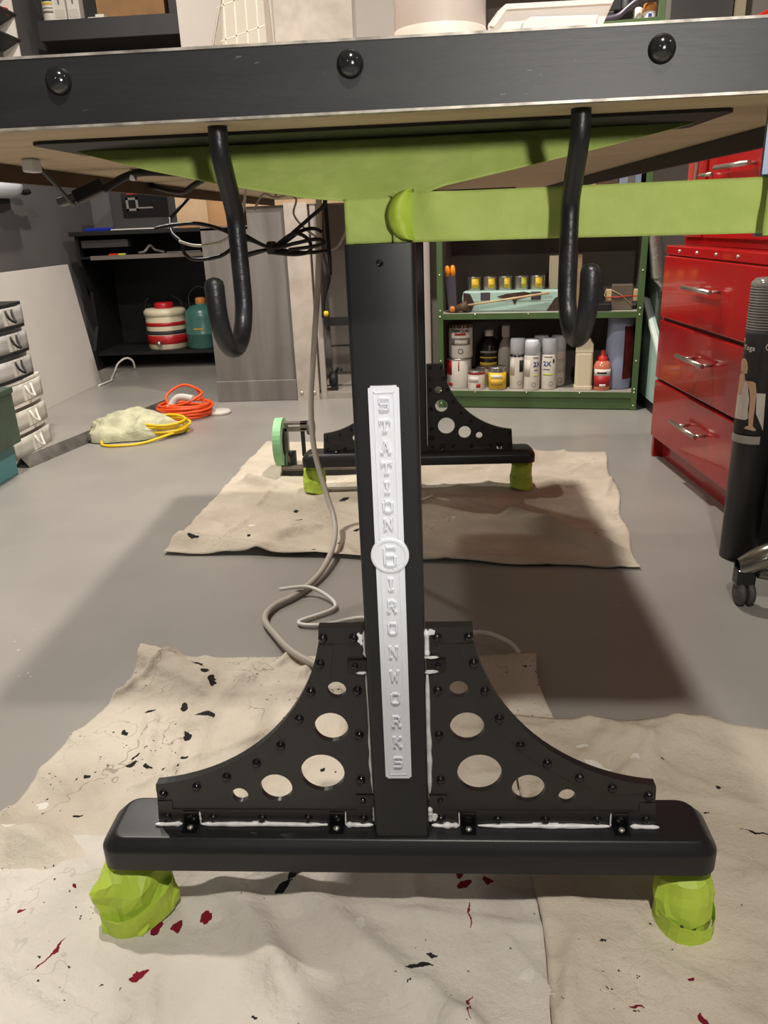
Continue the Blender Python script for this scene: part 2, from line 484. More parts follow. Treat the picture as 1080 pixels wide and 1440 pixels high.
# wall boards on the partition: an edge shows above the desk
tm = MB(); tm.box(-0.66, -0.29, 3.538, 3.55, 0.9, 2.3); struct(tm.build('trim_1', 'steel_pale'))
tm = MB(); tm.box(1.18, 1.45, 3.52, 3.55, 1.1, 2.3); struct(tm.build('trim_2', 'wall_dark'))
tm = MB(); tm.box(1.46, 1.50, 3.50, 3.55, 0.9, 2.3); struct(tm.build('trim_3', 'cream'))

# ================================================================== DESK (standing desk on two T-legs)
L2 = 1.56                                   # the rear leg stands this far behind the front one
desk = thing('standing_desk', 'black steel standing desk with riveted edge, masked in green tape', 'desk', (0, 0, 0))

# ---- tabletop
t = MB(); t.box(-0.40, 0.372, -0.092, 1.74, 0.8505, 0.892); t.build('tabletop', 'ply', desk)
t = MB(); t.box(-0.406, 0.378, -0.098, -0.092, 0.8515, 0.8935); t.build('edge_strip', 'steel_black', desk)
t = MB(); t.box(-0.406, 0.378, -0.0986, -0.090, 0.8498, 0.8515); t.build('worn_edge', 'steel_worn', desk)
t = MB(); t.box(-0.406, 0.378, -0.0986, -0.060, 0.8935, 0.8952); t.build('top_lip', 'steel_worn', desk)
for sx in (-1, 1):
    x = -0.406 if sx < 0 else 0.372
    t = MB(); t.box(x, x + 0.006, -0.092, 1.745, 0.850, 0.894); t.build('edge_strip', 'steel_black', desk)
t = MB(); t.box(-0.406, 0.378, 1.74, 1.746, 0.850, 0.894); t.build('edge_strip', 'steel_black', desk)
# steel aprons below the top, left wood brown with shade painted in, right black
t = MB(); t.box(-0.400, -0.394, -0.05, 1.70, 0.833, 0.850); t.build('apron', 'ply_side', desk)
t = MB(); t.box(0.362, 0.368, -0.05, 1.70, 0.832, 0.850); t.build('apron', 'melamine_black', desk)
for x, z in ((-0.211, 0.879), (-0.009, 0.880), (0.197, 0.879)):
    t = MB(); t.lathe([(0.0092, 0.0), (0.0090, -0.0012), (0.0078, -0.0042), (0.0052, -0.0064), (0.0022, -0.0073), (0, -0.0075)], (x, -0.098, z), 24, 'y')
    t.build('rivet', 'chrome_dark', desk)

# ---- support arm under the top: flange and tapered web, the web masked
fl_pts = rrect(-0.277, 0.277, -0.022, 0.105, 0.012)
t = MB(); t.prism(fl_pts, 0.8478, 0.8503, 'z'); t.build('support_flange', 'black_matte', desk)
prof = [(-0.266, 0.8468), (-0.20, 0.829), (-0.13, 0.8135), (-0.062, 0.8005), (-0.012, 0.795), (0.028, 0.7965), (0.055, 0.8055), (0.12, 0.8175), (0.19, 0.831), (0.266, 0.8468)]
def web_z(x):
    for (a, b), (c, d) in zip(prof, prof[1:]):
        if a <= x <= c: return b + (d - b) * (x - a) / (c - a)
    return 0.8468
def web(u, v):
    x = -0.266 + 0.532 * u
    zb = web_z(x); zt = 0.8476
    z = zb + (zt - zb) * v
    y = 0.011 + 0.036 * (z - 0.795) / 0.051
    wv = noise.noise(Vector((x * 18, z * 30, 0.4))) * 0.0022 + noise.noise(Vector((x * 60, z * 90, 3.1))) * 0.0008
    return (x, y + wv * min(1, 6 * (zt - zb) / 0.05), z)
t = MB(); t.grid(web, 130, 22); t.build('masking_tape', 'tape', desk, thick=0.0006)
t = MB(); t.prism([(x, z + 0.001) for x, z in prof], 0.052, 0.058); t.build('support_web', 'black_matte', desk)

# ---- crossbar between the two legs
t = MB(); t.box(-0.05, -0.02, 0.09, L2 - 0.01, 0.803, 0.843); t.build('crossbar', 'black_matte', desk)
t = MB(); t.box(0.02, 0.05, 0.09, L2 - 0.01, 0.803, 0.843); t.build('crossbar', 'black_matte', desk)

# ---- one leg: column, foot, two gussets
ARC = (-0.303, 0.412)
def arc(r, a0, a1, n=26): return [(ARC[0] + r * math.cos(math.radians(a0 + (a1 - a0) * i / n)), ARC[1] + r * math.sin(math.radians(a0 + (a1 - a0) * i / n))) for i in range(n + 1)]
HOLES = [(-0.0652, 0.3107, 0.0102), (-0.0741, 0.263, 0.0186), (-0.0877, 0.2021, 0.0248), (-0.142, 0.1815, 0.0184), (-0.1849, 0.171, 0.0096)]
RIV = [(-0.0758, 0.3746), (-0.0431, 0.3748), (-0.081, 0.3438), (-0.093, 0.3095), (-0.1084, 0.2747), (-0.1318, 0.2399), (-0.1611, 0.2165), (-0.1971, 0.1973), (-0.2334, 0.1836), (-0.2739, 0.173), (-0.2735, 0.1409), (-0.2193, 0.1403), (-0.162, 0.1395), (-0.1085, 0.1395), (-0.0441, 0.1399), (-0.0445, 0.1942), (-0.0435, 0.2539), (-0.0427, 0.3106)]
FY = 0.02                                    # front of the gusset plates
def flip(poly, s): return [(s * x, z) for x, z in (poly if s < 0 else poly[::-1])]
rivet_mesh = None
def gusset(s, parent):
    """s=-1: built as measured on the left; s=+1: mirrored"""
    k = -s                                   # multiplies the measured (negative) x
    fx = lambda pts: [(k * x, z) for x, z in pts]
    outer = [(-0.0312, 0.130), (-0.0312, 0.3865), (-0.0800, 0.3865)] + arc(0.2265, -11.5, -84.3) + [(-0.2812, 0.1825), (-0.2845, 0.130)]
    mb = MB(); mb.holed(fx(outer), [fx(circ(x, z, r, 32)) for x, z, r in HOLES], FY, FY + 0.007)
    g = mb.build('gusset_plate', 'black_gusset', parent)
    inner = arc(0.2475, -20.5, -74)
    strip = arc(0.2262, -11.5, -84.3) + [(-0.2812, 0.1825), (-0.2815, 0.176), (-0.2349, 0.1745)] + inner[::-1] + [(-0.0655, 0.367), (-0.0800, 0.367)]
    e1 = MB(); e1.prism(fx(strip), FY - 0.0012, FY + 0.0005); e1.build('edging_strip', 'black_gusset', g)
    e2 = MB(); e2.prism(fx([(-0.0512, 0.1515), (-0.0512, 0.3475), (-0.0312, 0.3475), (-0.0312, 0.1515)]), FY - 0.0012, FY + 0.0005); e2.build('edging_strip', 'black_gusset', g)
    e3 = MB(); e3.prism(fx([(-0.2845, 0.1305), (-0.282, 0.163), (-0.2655, 0.163), (-0.2655, 0.1512), (-0.0312, 0.1512), (-0.0312, 0.1305)]), FY - 0.0012, FY + 0.0005); e3.build('edging_strip', 'black_gusset', g)
    e4 = MB(); e4.prism(fx([(-0.0312, 0.3678), (-0.0312, 0.3865), (-0.0800, 0.3865), (-0.0800, 0.3678)]), FY - 0.0012, FY + 0.0005); e4.build('edging_strip', 'black_gusset', g)
    # turned-in flange along the curve and the top
    o = arc(0.2266, -11.5, -84.3); i_ = arc(0.2292, -11.5, -84.3)
    e5 = MB(); e5.prism(fx(o + i_[::-1]), FY, FY + 0.0105); e5.build('curved_flange', 'black_gusset', g)
    e6 = MB(); e6.prism(fx([(-0.0312, 0.3840), (-0.0312, 0.3866), (-0.0800, 0.3866), (-0.0800, 0.3840)]), FY, FY + 0.0105); e6.build('top_flange', 'black_gusset', g)
    for x, z in RIV:
        r = MB(); r.lathe([(0.0052, 0), (0.0050, -0.0013), (0.0041, -0.0032), (0.0022, -0.0045), (0, -0.0048)], (k * x, FY - 0.0012, z), 12, 'y')
        r.build('rivet', 'black_gloss', g)
    # angle clips: two against the column, two against the foot
    for z in (0.3412, 0.1661):
        c = MB(); c.box(*sorted((k * -0.0515, k * -0.0312)), FY - 0.0028, FY - 0.0010, z - 0.0075, z + 0.0075); c.build('angle_clip', 'black_gloss', g)
        r = MB(); r.lathe([(0.0034, 0), (0.0034, -0.0012), (0.0026, -0.002), (0, -0.0022)], (k * -0.0437, FY - 0.0028, z), 10, 'y'); r.build('clip_screw', 'black_gloss', g)
    for x in (-0.2452, -0.0752):
        c = MB(); c.box(*sorted((k * (x - 0.0085), k * (x + 0.0085))), FY - 0.0028, FY - 0.0010, 0.1315, 0.1495)
        c.box(*sorted((k * (x - 0.0085), k * (x + 0.0085))), FY - 0.0155, FY - 0.0010, 0.1305, 0.1322); c.build('angle_clip', 'black_gloss', g)
        r = MB(); r.lathe([(0.0036, 0), (0.0034, 0.0012), (0.002, 0.0022), (0, 0.0025)], (k * x, FY - 0.009, 0.1322), 10, 'z'); r.build('clip_screw', 'screw', g)
        r = MB(); r.lathe([(0.0030, 0), (0.0028, -0.0012), (0, -0.0018)], (k * x, FY - 0.0028, 0.1425), 10, 'y'); r.build('clip_screw', 'black_gloss', g)
    return g

def foot(parent, y0):
    """rounded steel bar with bevelled top edge"""
    out = []
    def ring(inset, z, rr):
        return [(x, y, z) for x, y in rrect(-0.350 + inset, 0.350 - inset, y0 - 0.012 + inset * 0.55, y0 + 0.072 - inset * 0.55, rr, 6)]
    rings = [ring(0.0, 0.0905, 0.022), ring(0.0, 0.1130, 0.022), ring(0.0015, 0.1165, 0.0215), ring(0.014, 0.1285, 0.016), ring(0.0165, 0.1298, 0.015), ring(0.019, 0.130, 0.0145)]
    mb = MB()
    R = [[mb.bm.verts.new(p) for p in r] for r in rings]
    n = len(R[0])
    for A, B in zip(R, R[1:]):
        for i in range(n): mb.bm.faces.new((A[i], A[(i + 1) % n], B[(i + 1) % n], B[i]))
    mb.bm.faces.new(R[-1]); mb.bm.faces.new(R[0][::-1])
    return mb.build('foot', 'black_satin', parent, autosmooth=True)

def column(parent, y0):
    mb = MB(); mb.prism(rrect(-0.030, 0.030, y0, y0 + 0.088, 0.004, 3), 0.130, 0.762, 'z')
    return mb.build('column', 'column_black', parent, autosmooth=True)

col1 = column(desk, 0.0)
t = MB(); t.lathe([(0.0032, 0.0), (0.0032, -0.0006), (0.0020, -0.0008), (0.0016, -0.0002), (0, -0.0002)], (0, 0.0, 0.7465), 12, 'y'); t.build('grub_screw', 'black_gloss', col1)
t = MB(); t.box(-0.0262, 0.0262, 0.014, 0.078, 0.762, 0.797); t.build('inner_column', 'black_matte', desk, bevel=0.002)
f1 = foot(desk, 0.0)
gl = gusset(-1, desk); gr = gusset(1, desk)
# rear leg
col2 = column(desk, L2); 
t = MB(); t.box(-0.0262, 0.0262, L2 + 0.012, L2 + 0.078, 0.762, 0.846); t.build('inner_column', 'black_matte', desk, bevel=0.002)
foot(desk, L2)
for g in (gl, gr):
    c = g.copy(); C.objects.link(c); c.parent = desk; c.location = (0, L2, 0)
    for ch in list(g.children):
        d = ch.copy(); C.objects.link(d); d.parent = c
t = MB(); t.prism(rrect(-0.277, 0.277, L2 - 0.022, L2 + 0.105, 0.012), 0.8478, 0.8503, 'z'); t.build('support_flange', 'black_matte', desk)

# wet white sealant smeared along the seams of the front gussets
def bead(pts, r, parent, seed):
    mb = MB(); rnd = random.Random(seed)
    P = spline([Vector(p) for p in pts], 10)
    n = len(P)
    prof = [0.62 + 0.9 * abs(noise.noise(Vector((i * 0.16, seed, 0)))) for i in range(n)]
    mb.tube(P, r, 7, taper=lambda u: prof[min(n - 1, int(u * (n - 1)))] * (0.35 + min(1, 6 * u, 6 * (1 - u)) * 0.65))
    return mb.build('sealant_bead', 'caulk', parent)
def smear(cx, cy, cz, sx, sz, parent, seed):
    mb = MB(); rnd = random.Random(seed)
    poly = []
    for i in range(14):
        a = 2 * PI * i / 14; q = 0.55 + 0.6 * rnd.random()
        poly.append((cx + sx * q * math.cos(a), cz + sz * q * math.sin(a)))
    mb.prism(poly, cy - 0.0007, cy + 0.0004); return mb.build('sealant_smear', 'caulk', parent)
for s, g, sd in ((-1, gl, 11), (1, gr, 23)):
    bead([(s * 0.288, FY - 0.004, 0.1318), (s * 0.27, FY - 0.003, 0.1315), (s * 0.256, FY - 0.003, 0.132)], 0.0036, g, sd)
    bead([(s * 0.2345, FY - 0.003, 0.132), (s * 0.19, FY - 0.003, 0.1318), (s * 0.15, FY - 0.003, 0.1322), (s * 0.12, FY - 0.003, 0.1318), (s * 0.086, FY - 0.003, 0.132)], 0.0040, g, sd + 1)
    bead([(s * 0.0655, FY - 0.003, 0.132), (s * 0.05, FY - 0.003, 0.1318), (s * 0.0335, FY - 0.003, 0.132)], 0.0036, g, sd + 2)
    bead([(s * 0.2340, FY - 0.004, 0.1325), (s * 0.2338, FY - 0.003, 0.140), (s * 0.2342, FY - 0.002, 0.149)], 0.0011, g, sd + 3)
    bead([(s * 0.0650, FY - 0.004, 0.1325), (s * 0.0648, FY - 0.003, 0.140), (s * 0.0645, FY - 0.002, 0.1495)], 0.0011, g, sd + 4)
    rr = 0.0022 if s < 0 else 0.0042
    bead([(s * 0.0320, FY - 0.002, 0.136), (s * 0.0318, FY - 0.002, 0.148), (s * 0.0319, FY - 0.002, 0.157)], rr, g, sd + 5)
    bead([(s * 0.0318, FY - 0.002, 0.176), (s * 0.0322, FY - 0.002, 0.22), (s * 0.0317, FY - 0.002, 0.27), (s * 0.0322, FY - 0.002, 0.332)], rr, g, sd + 6)
    bead([(s * 0.0319, FY - 0.002, 0.352), (s * 0.0324, FY - 0.002, 0.368), (s * 0.0318, FY - 0.002, 0.384)], rr, g, sd + 7)
smear(0.0365, FY - 0.0016, 0.381, 0.006, 0.0035, gr, 3)
smear(0.0375, FY - 0.0032, 0.352, 0.010, 0.002, gr, 4)
smear(0.0365, FY - 0.0034, 0.3345, 0.008, 0.002, gr, 5)
smear(0.0355, FY - 0.0016, 0.143, 0.005, 0.006, gr, 6)
smear(0.245, FY - 0.0016, 0.1385, 0.007, 0.004, gr, 7)
smear(0.162, FY - 0.0016, 0.1335, 0.014, 0.003, gr, 8)
smear(-0.162, FY - 0.0016, 0.1335, 0.012, 0.0025, gl, 9)
smear(-0.037, FY - 0.0016, 0.374, 0.004, 0.007, gl, 10)
smear(-0.0365, FY - 0.0034, 0.334, 0.006, 0.0018, gl, 12)

# ---- nameplate with raised slab letters
NX = -0.001
np_ = MB()
def notched(x0, x1, z0, z1, n):
    return [(x0 + n, z0), (x1 - n, z0), (x1 - n, z0 + n * 0.6), (x1, z0 + n), (x1, z1 - n), (x1 - n, z1 - n * 0.6), (x1 - n, z1), (x0 + n, z1), (x0 + n, z1 - n * 0.6), (x0, z1 - n), (x0, z0 + n), (x0 + n, z0 + n * 0.6)]
np_.prism(notched(NX - 0.0140, NX + 0.0140, 0.2135, 0.642, 0.0022), -0.0028, -0.0001)
plate = np_.build('nameplate', 'plastic_white', desk)
rim = MB()
def framed(mb, x0, x1, z0, z1, wd, y0, y1):
    # thin raised fillet with slanted sides
    for a in ((x0, x0 + wd, z0, z1), (x1 - wd, x1, z0, z1), (x0, x1, z0, z0 + wd), (x0, x1, z1 - wd, z1)):
        mb.box(a[0], a[1], y0, y1, a[2], a[3])
framed(rim, NX - 0.0094, NX + 0.0094, 0.4935, 0.6365, 0.0007, -0.0036, -0.0027)
framed(rim, NX - 0.0094, NX + 0.0094, 0.2185, 0.4605, 0.0007, -0.0036, -0.0027)
rim.build('border_fillet', 'plastic_white', plate)
ds = MB(); ds.lathe([(0.0185, -0.0001), (0.0185, -0.0036), (0.0172, -0.0044), (0.0150, -0.0044), (0.0146, -0.0036), (0, -0.0036)], (NX, 0, 0.477), 40, 'y', smooth=False)
ds.build('medallion', 'plastic_white', plate)
SL = 0.20
GL = {   # slab letters as strokes in a unit cell 0..1 x 0..1: (x0,z0,x1,z1,width)
 'S': [(0.12, 0.92, 0.88, 0.92, .17), (0.12, 0.5, 0.88, 0.5, .17), (0.12, 0.08, 0.88, 0.08, .17), (0.15, 0.5, 0.15, 0.9, .24), (0.85, 0.1, 0.85, 0.5, .24), (0.88, 0.82, 0.88, 0.95, .16), (0.12, 0.05, 0.12, 0.18, .16)],
 'T': [(0.05, 0.9, 0.95, 0.9, .2), (0.5, 0.05, 0.5, 0.9, .28), (0.25, 0.09, 0.75, 0.09, .18), (0.1, 0.66, 0.1, 0.95, .2), (0.9, 0.66, 0.9, 0.95, .2)],
 'A': [(0.2, 0.05, 0.47, 0.95, .2), (0.8, 0.05, 0.53, 0.95, .22), (0.3, 0.36, 0.7, 0.36, .15), (0.0, 0.08, 0.4, 0.08, .16), (0.6, 0.08, 1.0, 0.08, .16), (0.3, 0.92, 0.6, 0.92, .16)],
 'I': [(0.5, 0.05, 0.5, 0.95, .3), (0.22, 0.91, 0.78, 0.91, .18), (0.22, 0.09, 0.78, 0.09, .18)],
 'O': [(0.2, 0.9, 0.8, 0.9, .2), (0.2, 0.1, 0.8, 0.1, .2), (0.15, 0.14, 0.15, 0.86, .26), (0.85, 0.14, 0.85, 0.86, .26)],
 'N': [(0.2, 0.05, 0.2, 0.95, .2), (0.8, 0.05, 0.8, 0.95, .2), (0.2, 0.95, 0.8, 0.05, .24), (0.02, 0.08, 0.4, 0.08, .16), (0.6, 0.92, 0.98, 0.92, .16), (0.02, 0.92, 0.3, 0.92, .16)],
 'R': [(0.22, 0.05, 0.22, 0.95, .24), (0.1, 0.9, 0.75, 0.9, .2), (0.22, 0.5, 0.75, 0.5, .17), (0.8, 0.52, 0.8, 0.86, .24), (0.55, 0.5, 0.82, 0.05, .22), (0.02, 0.08, 0.42, 0.08, .16), (0.62, 0.08, 1.0, 0.08, .16)],
 'W': [(0.15, 0.95, 0.28, 0.05, .2), (0.28, 0.05, 0.5, 0.7, .18), (0.5, 0.7, 0.72, 0.05, .18), (0.72, 0.05, 0.85, 0.95, .2), (0.0, 0.92, 0.34, 0.92, .16), (0.66, 0.92, 1.0, 0.92, .16)],
 'K': [(0.22, 0.05, 0.22, 0.95, .24), (0.3, 0.45, 0.8, 0.92, .2), (0.42, 0.55, 0.82, 0.06, .22), (0.04, 0.92, 0.42, 0.92, .16), (0.04, 0.08, 0.42, 0.08, .16), (0.6, 0.08, 1.0, 0.08, .16), (0.6, 0.92, 0.98, 0.92, .16)],
 '6': [(0.2, 0.92, 0.88, 0.92, .15), (0.2, 0.08, 0.82, 0.08, .15), (0.14, 0.12, 0.14, 0.88, .22), (0.86, 0.12, 0.86, 0.50, .22), (0.2, 0.53, 0.82, 0.53, .14), (0.87, 0.83, 0.87, 0.92, .18)],
}
def letter(ch, cx, cz, w_, h_, yb):
    mb = MB()
    for k, (x0, z0, x1, z1, wd) in enumerate(GL[ch]):
        a = Vector(((x0 - .5) * w_, 0, (z0 - .5) * h_)); b = Vector(((x1 - .5) * w_, 0, (z1 - .5) * h_))
        d = (b - a).normalized(); n = Vector((-d.z, 0, d.x)) * wd * w_ * 0.5
        lo = 0.00045; hi = 0.0027 + 0.00002 * k
        vb = []
        for q, y in ((1.10, 0.0), (0.58, -hi)):
            e = d * (lo if q == 1.0 else -lo)
            for p, sgn in ((a - e, 1), (a - e, -1), (b + e, -1), (b + e, 1)):
                v = p + n * sgn * q + Vector((cx, yb + y, cz)); vb.append(mb.bm.verts.new(v))
        mb.bm.faces.new(vb[4:8])
        for i in range(4): mb.bm.faces.new((vb[i], vb[(i + 1) % 4], vb[4 + (i + 1) % 4], vb[4 + i]))
        mb.bm.faces.new(vb[0:4][::-1])
    return mb.build('letter', 'plastic_white', plate)
zs = [0.626, 0.606, 0.586, 0.566, 0.547, 0.528, 0.510]
for ch, z in zip('STATION', zs): letter(ch, NX, z, 0.0110, 0.0118, -0.0026)
zs = [0.447, 0.423, 0.398, 0.371, 0.343, 0.316, 0.288, 0.262, 0.236]
for ch, z in zip('IRONWORKS', zs): letter(ch, NX, z, 0.0112, 0.0140, -0.0026)
letter('6', NX, 0.477, 0.0140, 0.0225, -0.0034)

# ---- masking tape round the inner column, the curled tab and the long strip
def wrap(u, v):
    P = [(-0.0285, 0.080), (-0.0285, 0.0105), (0.0285, 0.0105), (0.0285, 0.080)]
    q = u * 3; i = min(2, int(q)); f = q - i
    x = P[i][0] + (P[i + 1][0] - P[i][0]) * f; y = P[i][1] + (P[i + 1][1] - P[i][1]) * f
    z = 0.7625 + 0.036 * v
    return (x, y - 0.0012 + 0.0012 * noise.noise(Vector((x * 70, z * 80, 1.0))), z)
t = MB(); t.grid(wrap, 61, 14); t.build('masking_tape', 'tape', desk, thick=0.0005)
def stripf(u, v):
    x = 0.012 + 0.352 * u
    z = 0.7625 + 0.0385 * v - 0.002 * u + 0.003 * (v - 0.5) * u
    y = 0.003 - 0.034 * u + 0.005 * math.sin(4.6 * u) + 0.0022 * noise.noise(Vector((x * 16 + z * 25, z * 28, 5.0))) + 0.004 * (v - 0.5) ** 2
    y -= 0.012 * math.exp(-((u - 0.10) / 0.05) ** 2) * (0.3 + v)
    return (x, y, z)
t = MB(); t.grid(stripf, 120, 16); t.build('masking_tape', 'tape', desk, thick=0.0005)
t = MB(); t.box(0.299, 0.350, -0.0255, -0.0215, 0.757, 0.8503); t.build('hanger_bracket', 'blue_steel', desk)
def endwrap(u, v):
    x = 0.300 + 0.056 * u
    z = 0.758 + 0.046 * v
    return (x, -0.0375 - 0.004 * math.sin(PI * u) + 0.0025 * noise.noise(Vector((x * 90, z * 80, 4))), z)
t = MB(); t.grid(endwrap, 16, 12); t.build('masking_tape', 'tape', desk, thick=0.0005)
def tab(u, v):
    a = -PI / 2 + PI * u
    half = math.sin(PI * u) ** 0.35 if 0 < u < 1 else 0
    x = 0.030 - 0.022 * half * (1 - v)
    z = 0.7640 + 0.040 * u
    y = 0.0035 - 0.010 * math.sin(PI * v) - 0.004 * (1 - v) + 0.0025 * noise.noise(Vector((x * 120, z * 90, 2)))
    return (x, y, z)
t = MB(); t.grid(tab, 26, 12); t.build('masking_tape', 'tape_bright', desk, thick=0.0005)

# ---- coat hooks screwed into the underside
def hook(x, side):
    pts = [(x, -0.060, 0.8515), (x, -0.060, 0.836), (x, -0.055, 0.824), (x, -0.040, 0.803), (x, -0.031, 0.788), (x, -0.030, 0.770)]
    P = spline([Vector(p) for p in pts], 5)
    P += [Vector((x, -0.030, 0.770 - 0.045 * i / 5)) for i in range(1, 6)]
    for i in range(1, 15):
        a = PI * i / 14
        P.append(Vector((x - 0.004 * (i / 14) * side * -1, -0.0665 + 0.0365 * math.cos(a), 0.725 - 0.0365 * math.sin(a))))
    P.append(Vector((x + 0.004 * side, -0.103, 0.733))); P.append(Vector((x + 0.004 * side, -0.103, 0.7395)))
    mb = MB(); n = len(P)
    P += [P[-1] + Vector((0, 0, 0.0035)), P[-1] + Vector((0, 0, 0.0055)), P[-1] + Vector((0, 0, 0.0064))]
    N = len(P)
    def tp(u):
        i = round(u * (N - 1))
        return {N - 1: 0.15, N - 2: 0.6, N - 3: 0.9}.get(i, 1.0)
    mb.tube(P, 0.0073, 14, taper=tp)
    return mb.build('hook', 'iron_hook', desk)
hook(-0.113, -1); hook(0.153, 1)

# ---- castors under the feet, bagged in tape
def crumple(co_fn, seed, amt):
    def f(u, v):
        p = Vector(co_fn(u, v))
        n1 = noise.noise(p * 34 + Vector((seed, 0, 0))); n2 = noise.noise(p * 75 + Vector((0, seed, 0)))
        return p + Vector((n1, noise.noise(p * 34 + Vector((9, seed, 3))), n2 * 0.4)) * amt
    return f
def castor(x, y, rot, seed, wrapshape):
    k = MB()
    M = Matrix.Translation((x, y, 0)) @ Matrix.Rotation(rot, 4, 'Z')
    k.lathe([(0.0, -0.010), (0.017, -0.010), (0.0205, -0.007), (0.0205, 0.007), (0.017, 0.010), (0.0, 0.010)], (0, 0, 0), 24, 'x')
    bmesh.ops.transform(k.bm, matrix=M @ Matrix.Translation((0, -0.003, 0.0240)), verts=k.bm.verts)
    k.lathe([(0.0, 0.050), (0.009, 0.050), (0.009, 0.0902), (0.0, 0.0902)], (x, y + 0.026, 0), 16)
    c = k.build('castor', 'rubber', desk)
    wrapshape(c, M, seed)
    return c
def wrap_wedge(c, M, seed):
    # boat-shaped bag pulled tight over a turned wheel, open pleats on top
    def base(u, v):
        a = 2 * PI * u
        rx = 0.037 - 0.004 * v ** 2; ry = 0.027 - 0.004 * v
        if v < 0.12: rx *= 0.72 + 2.3 * v; ry *= 0.72 + 2.3 * v
        sq = 1 / max(abs(math.cos(a)) ** 1.0 * 0.55 + abs(math.sin(a)) * 0.75, 0.62)
        x = rx * math.cos(a) * min(sq, 1.25); y = ry * math.sin(a) * min(sq, 1.25) - 0.004
        z = 0.0045 + 0.089 * v + 0.010 * math.cos(a) * (1 - v)
        if v > 0.7: x *= 1 - 1.6 * (v - 0.7); y *= 1 - 1.6 * (v - 0.7)
        y += 0.026 * v
        return M @ Vector((x, y, max(z, 0.0035)))
    b = MB(); b.grid(crumple(base, seed, 0.010), 22, 9, smooth=False, close_u=True); b.build('masking_tape', 'tape_bright', c, thick=0.0006)
    def band(u, v):
        a = PI * (1.02 + 0.98 * u)
        z = 0.010 + 0.034 * v + 0.010 * math.cos(a)
        return M @ Vector((0.0425 * math.cos(a), 0.0305 * math.sin(a) - 0.001, z))
    b = MB(); b.grid(crumple(band, seed + 4, 0.0045), 14, 5, smooth=False); b.build('masking_tape', 'tape_bright', c, thick=0.0006)
    def tail(u, v):
        return M @ Vector((0.026 + 0.030 * u, 0.012 + 0.01 * v, 0.084 - 0.034 * v * (1 - 0.3 * u) - 0.004 * u))
    b = MB(); b.grid(crumple(tail, seed + 2, 0.008), 6, 6, smooth=False); b.build('masking_tape', 'tape_bright', c, thick=0.0006)
def wrap_tall(c, M, seed):
    def base(u, v):
        a = 2 * PI * u
        r = 0.0265 + 0.006 * math.sin(PI * min(1, v * 1.15)) - 0.003 * (v > 0.85)
        if v < 0.1: r *= 0.78 + 2.2 * v
        if v > 0.75: r *= 1 - 1.5 * (v - 0.75)
        return M @ Vector((r * 1.05 * math.cos(a), r * math.sin(a) + 0.034 * v, 0.0035 + 0.0895 * v))
    b = MB(); b.grid(crumple(base, seed, 0.009), 16, 9, smooth=False, close_u=True); b.build('masking_tape', 'tape_bright', c, thick=0.0006)
    def flap(u, v):
        a = -PI * 0.95 + 0.75 * PI * u
        r = 0.034 - 0.003 * v
        return M @ Vector((r * math.cos(a), r * math.sin(a) + 0.012 + 0.014 * v, 0.032 + 0.040 * v + 0.008 * (u - 0.5)))
    b = MB(); b.grid(crumple(flap, seed + 7, 0.005), 9, 5, smooth=False); b.build('masking_tape', 'tape_bright', c, thick=0.0006)
    def band(u, v):
        a = -PI * 1.05 + 1.15 * PI * u
        return M @ Vector((0.034 * math.cos(a), 0.0325 * math.sin(a) + 0.006 * v, 0.007 + 0.03 * v + 0.004 * math.sin(2 * a)))
    b = MB(); b.grid(crumple(band, seed + 3, 0.005), 11, 4, smooth=False); b.build('masking_tape', 'tape_bright', c, thick=0.0006)
castor(-0.318, -0.002, math.radians(27), 3.0, wrap_wedge)
castor(0.318, -0.008, math.radians(-8), 8.0, wrap_tall)
castor(-0.318, L2 + 0.02, math.radians(14), 13.0, wrap_tall)
castor(0.312, L2 + 0.02, math.radians(-10), 19.0, wrap_tall)

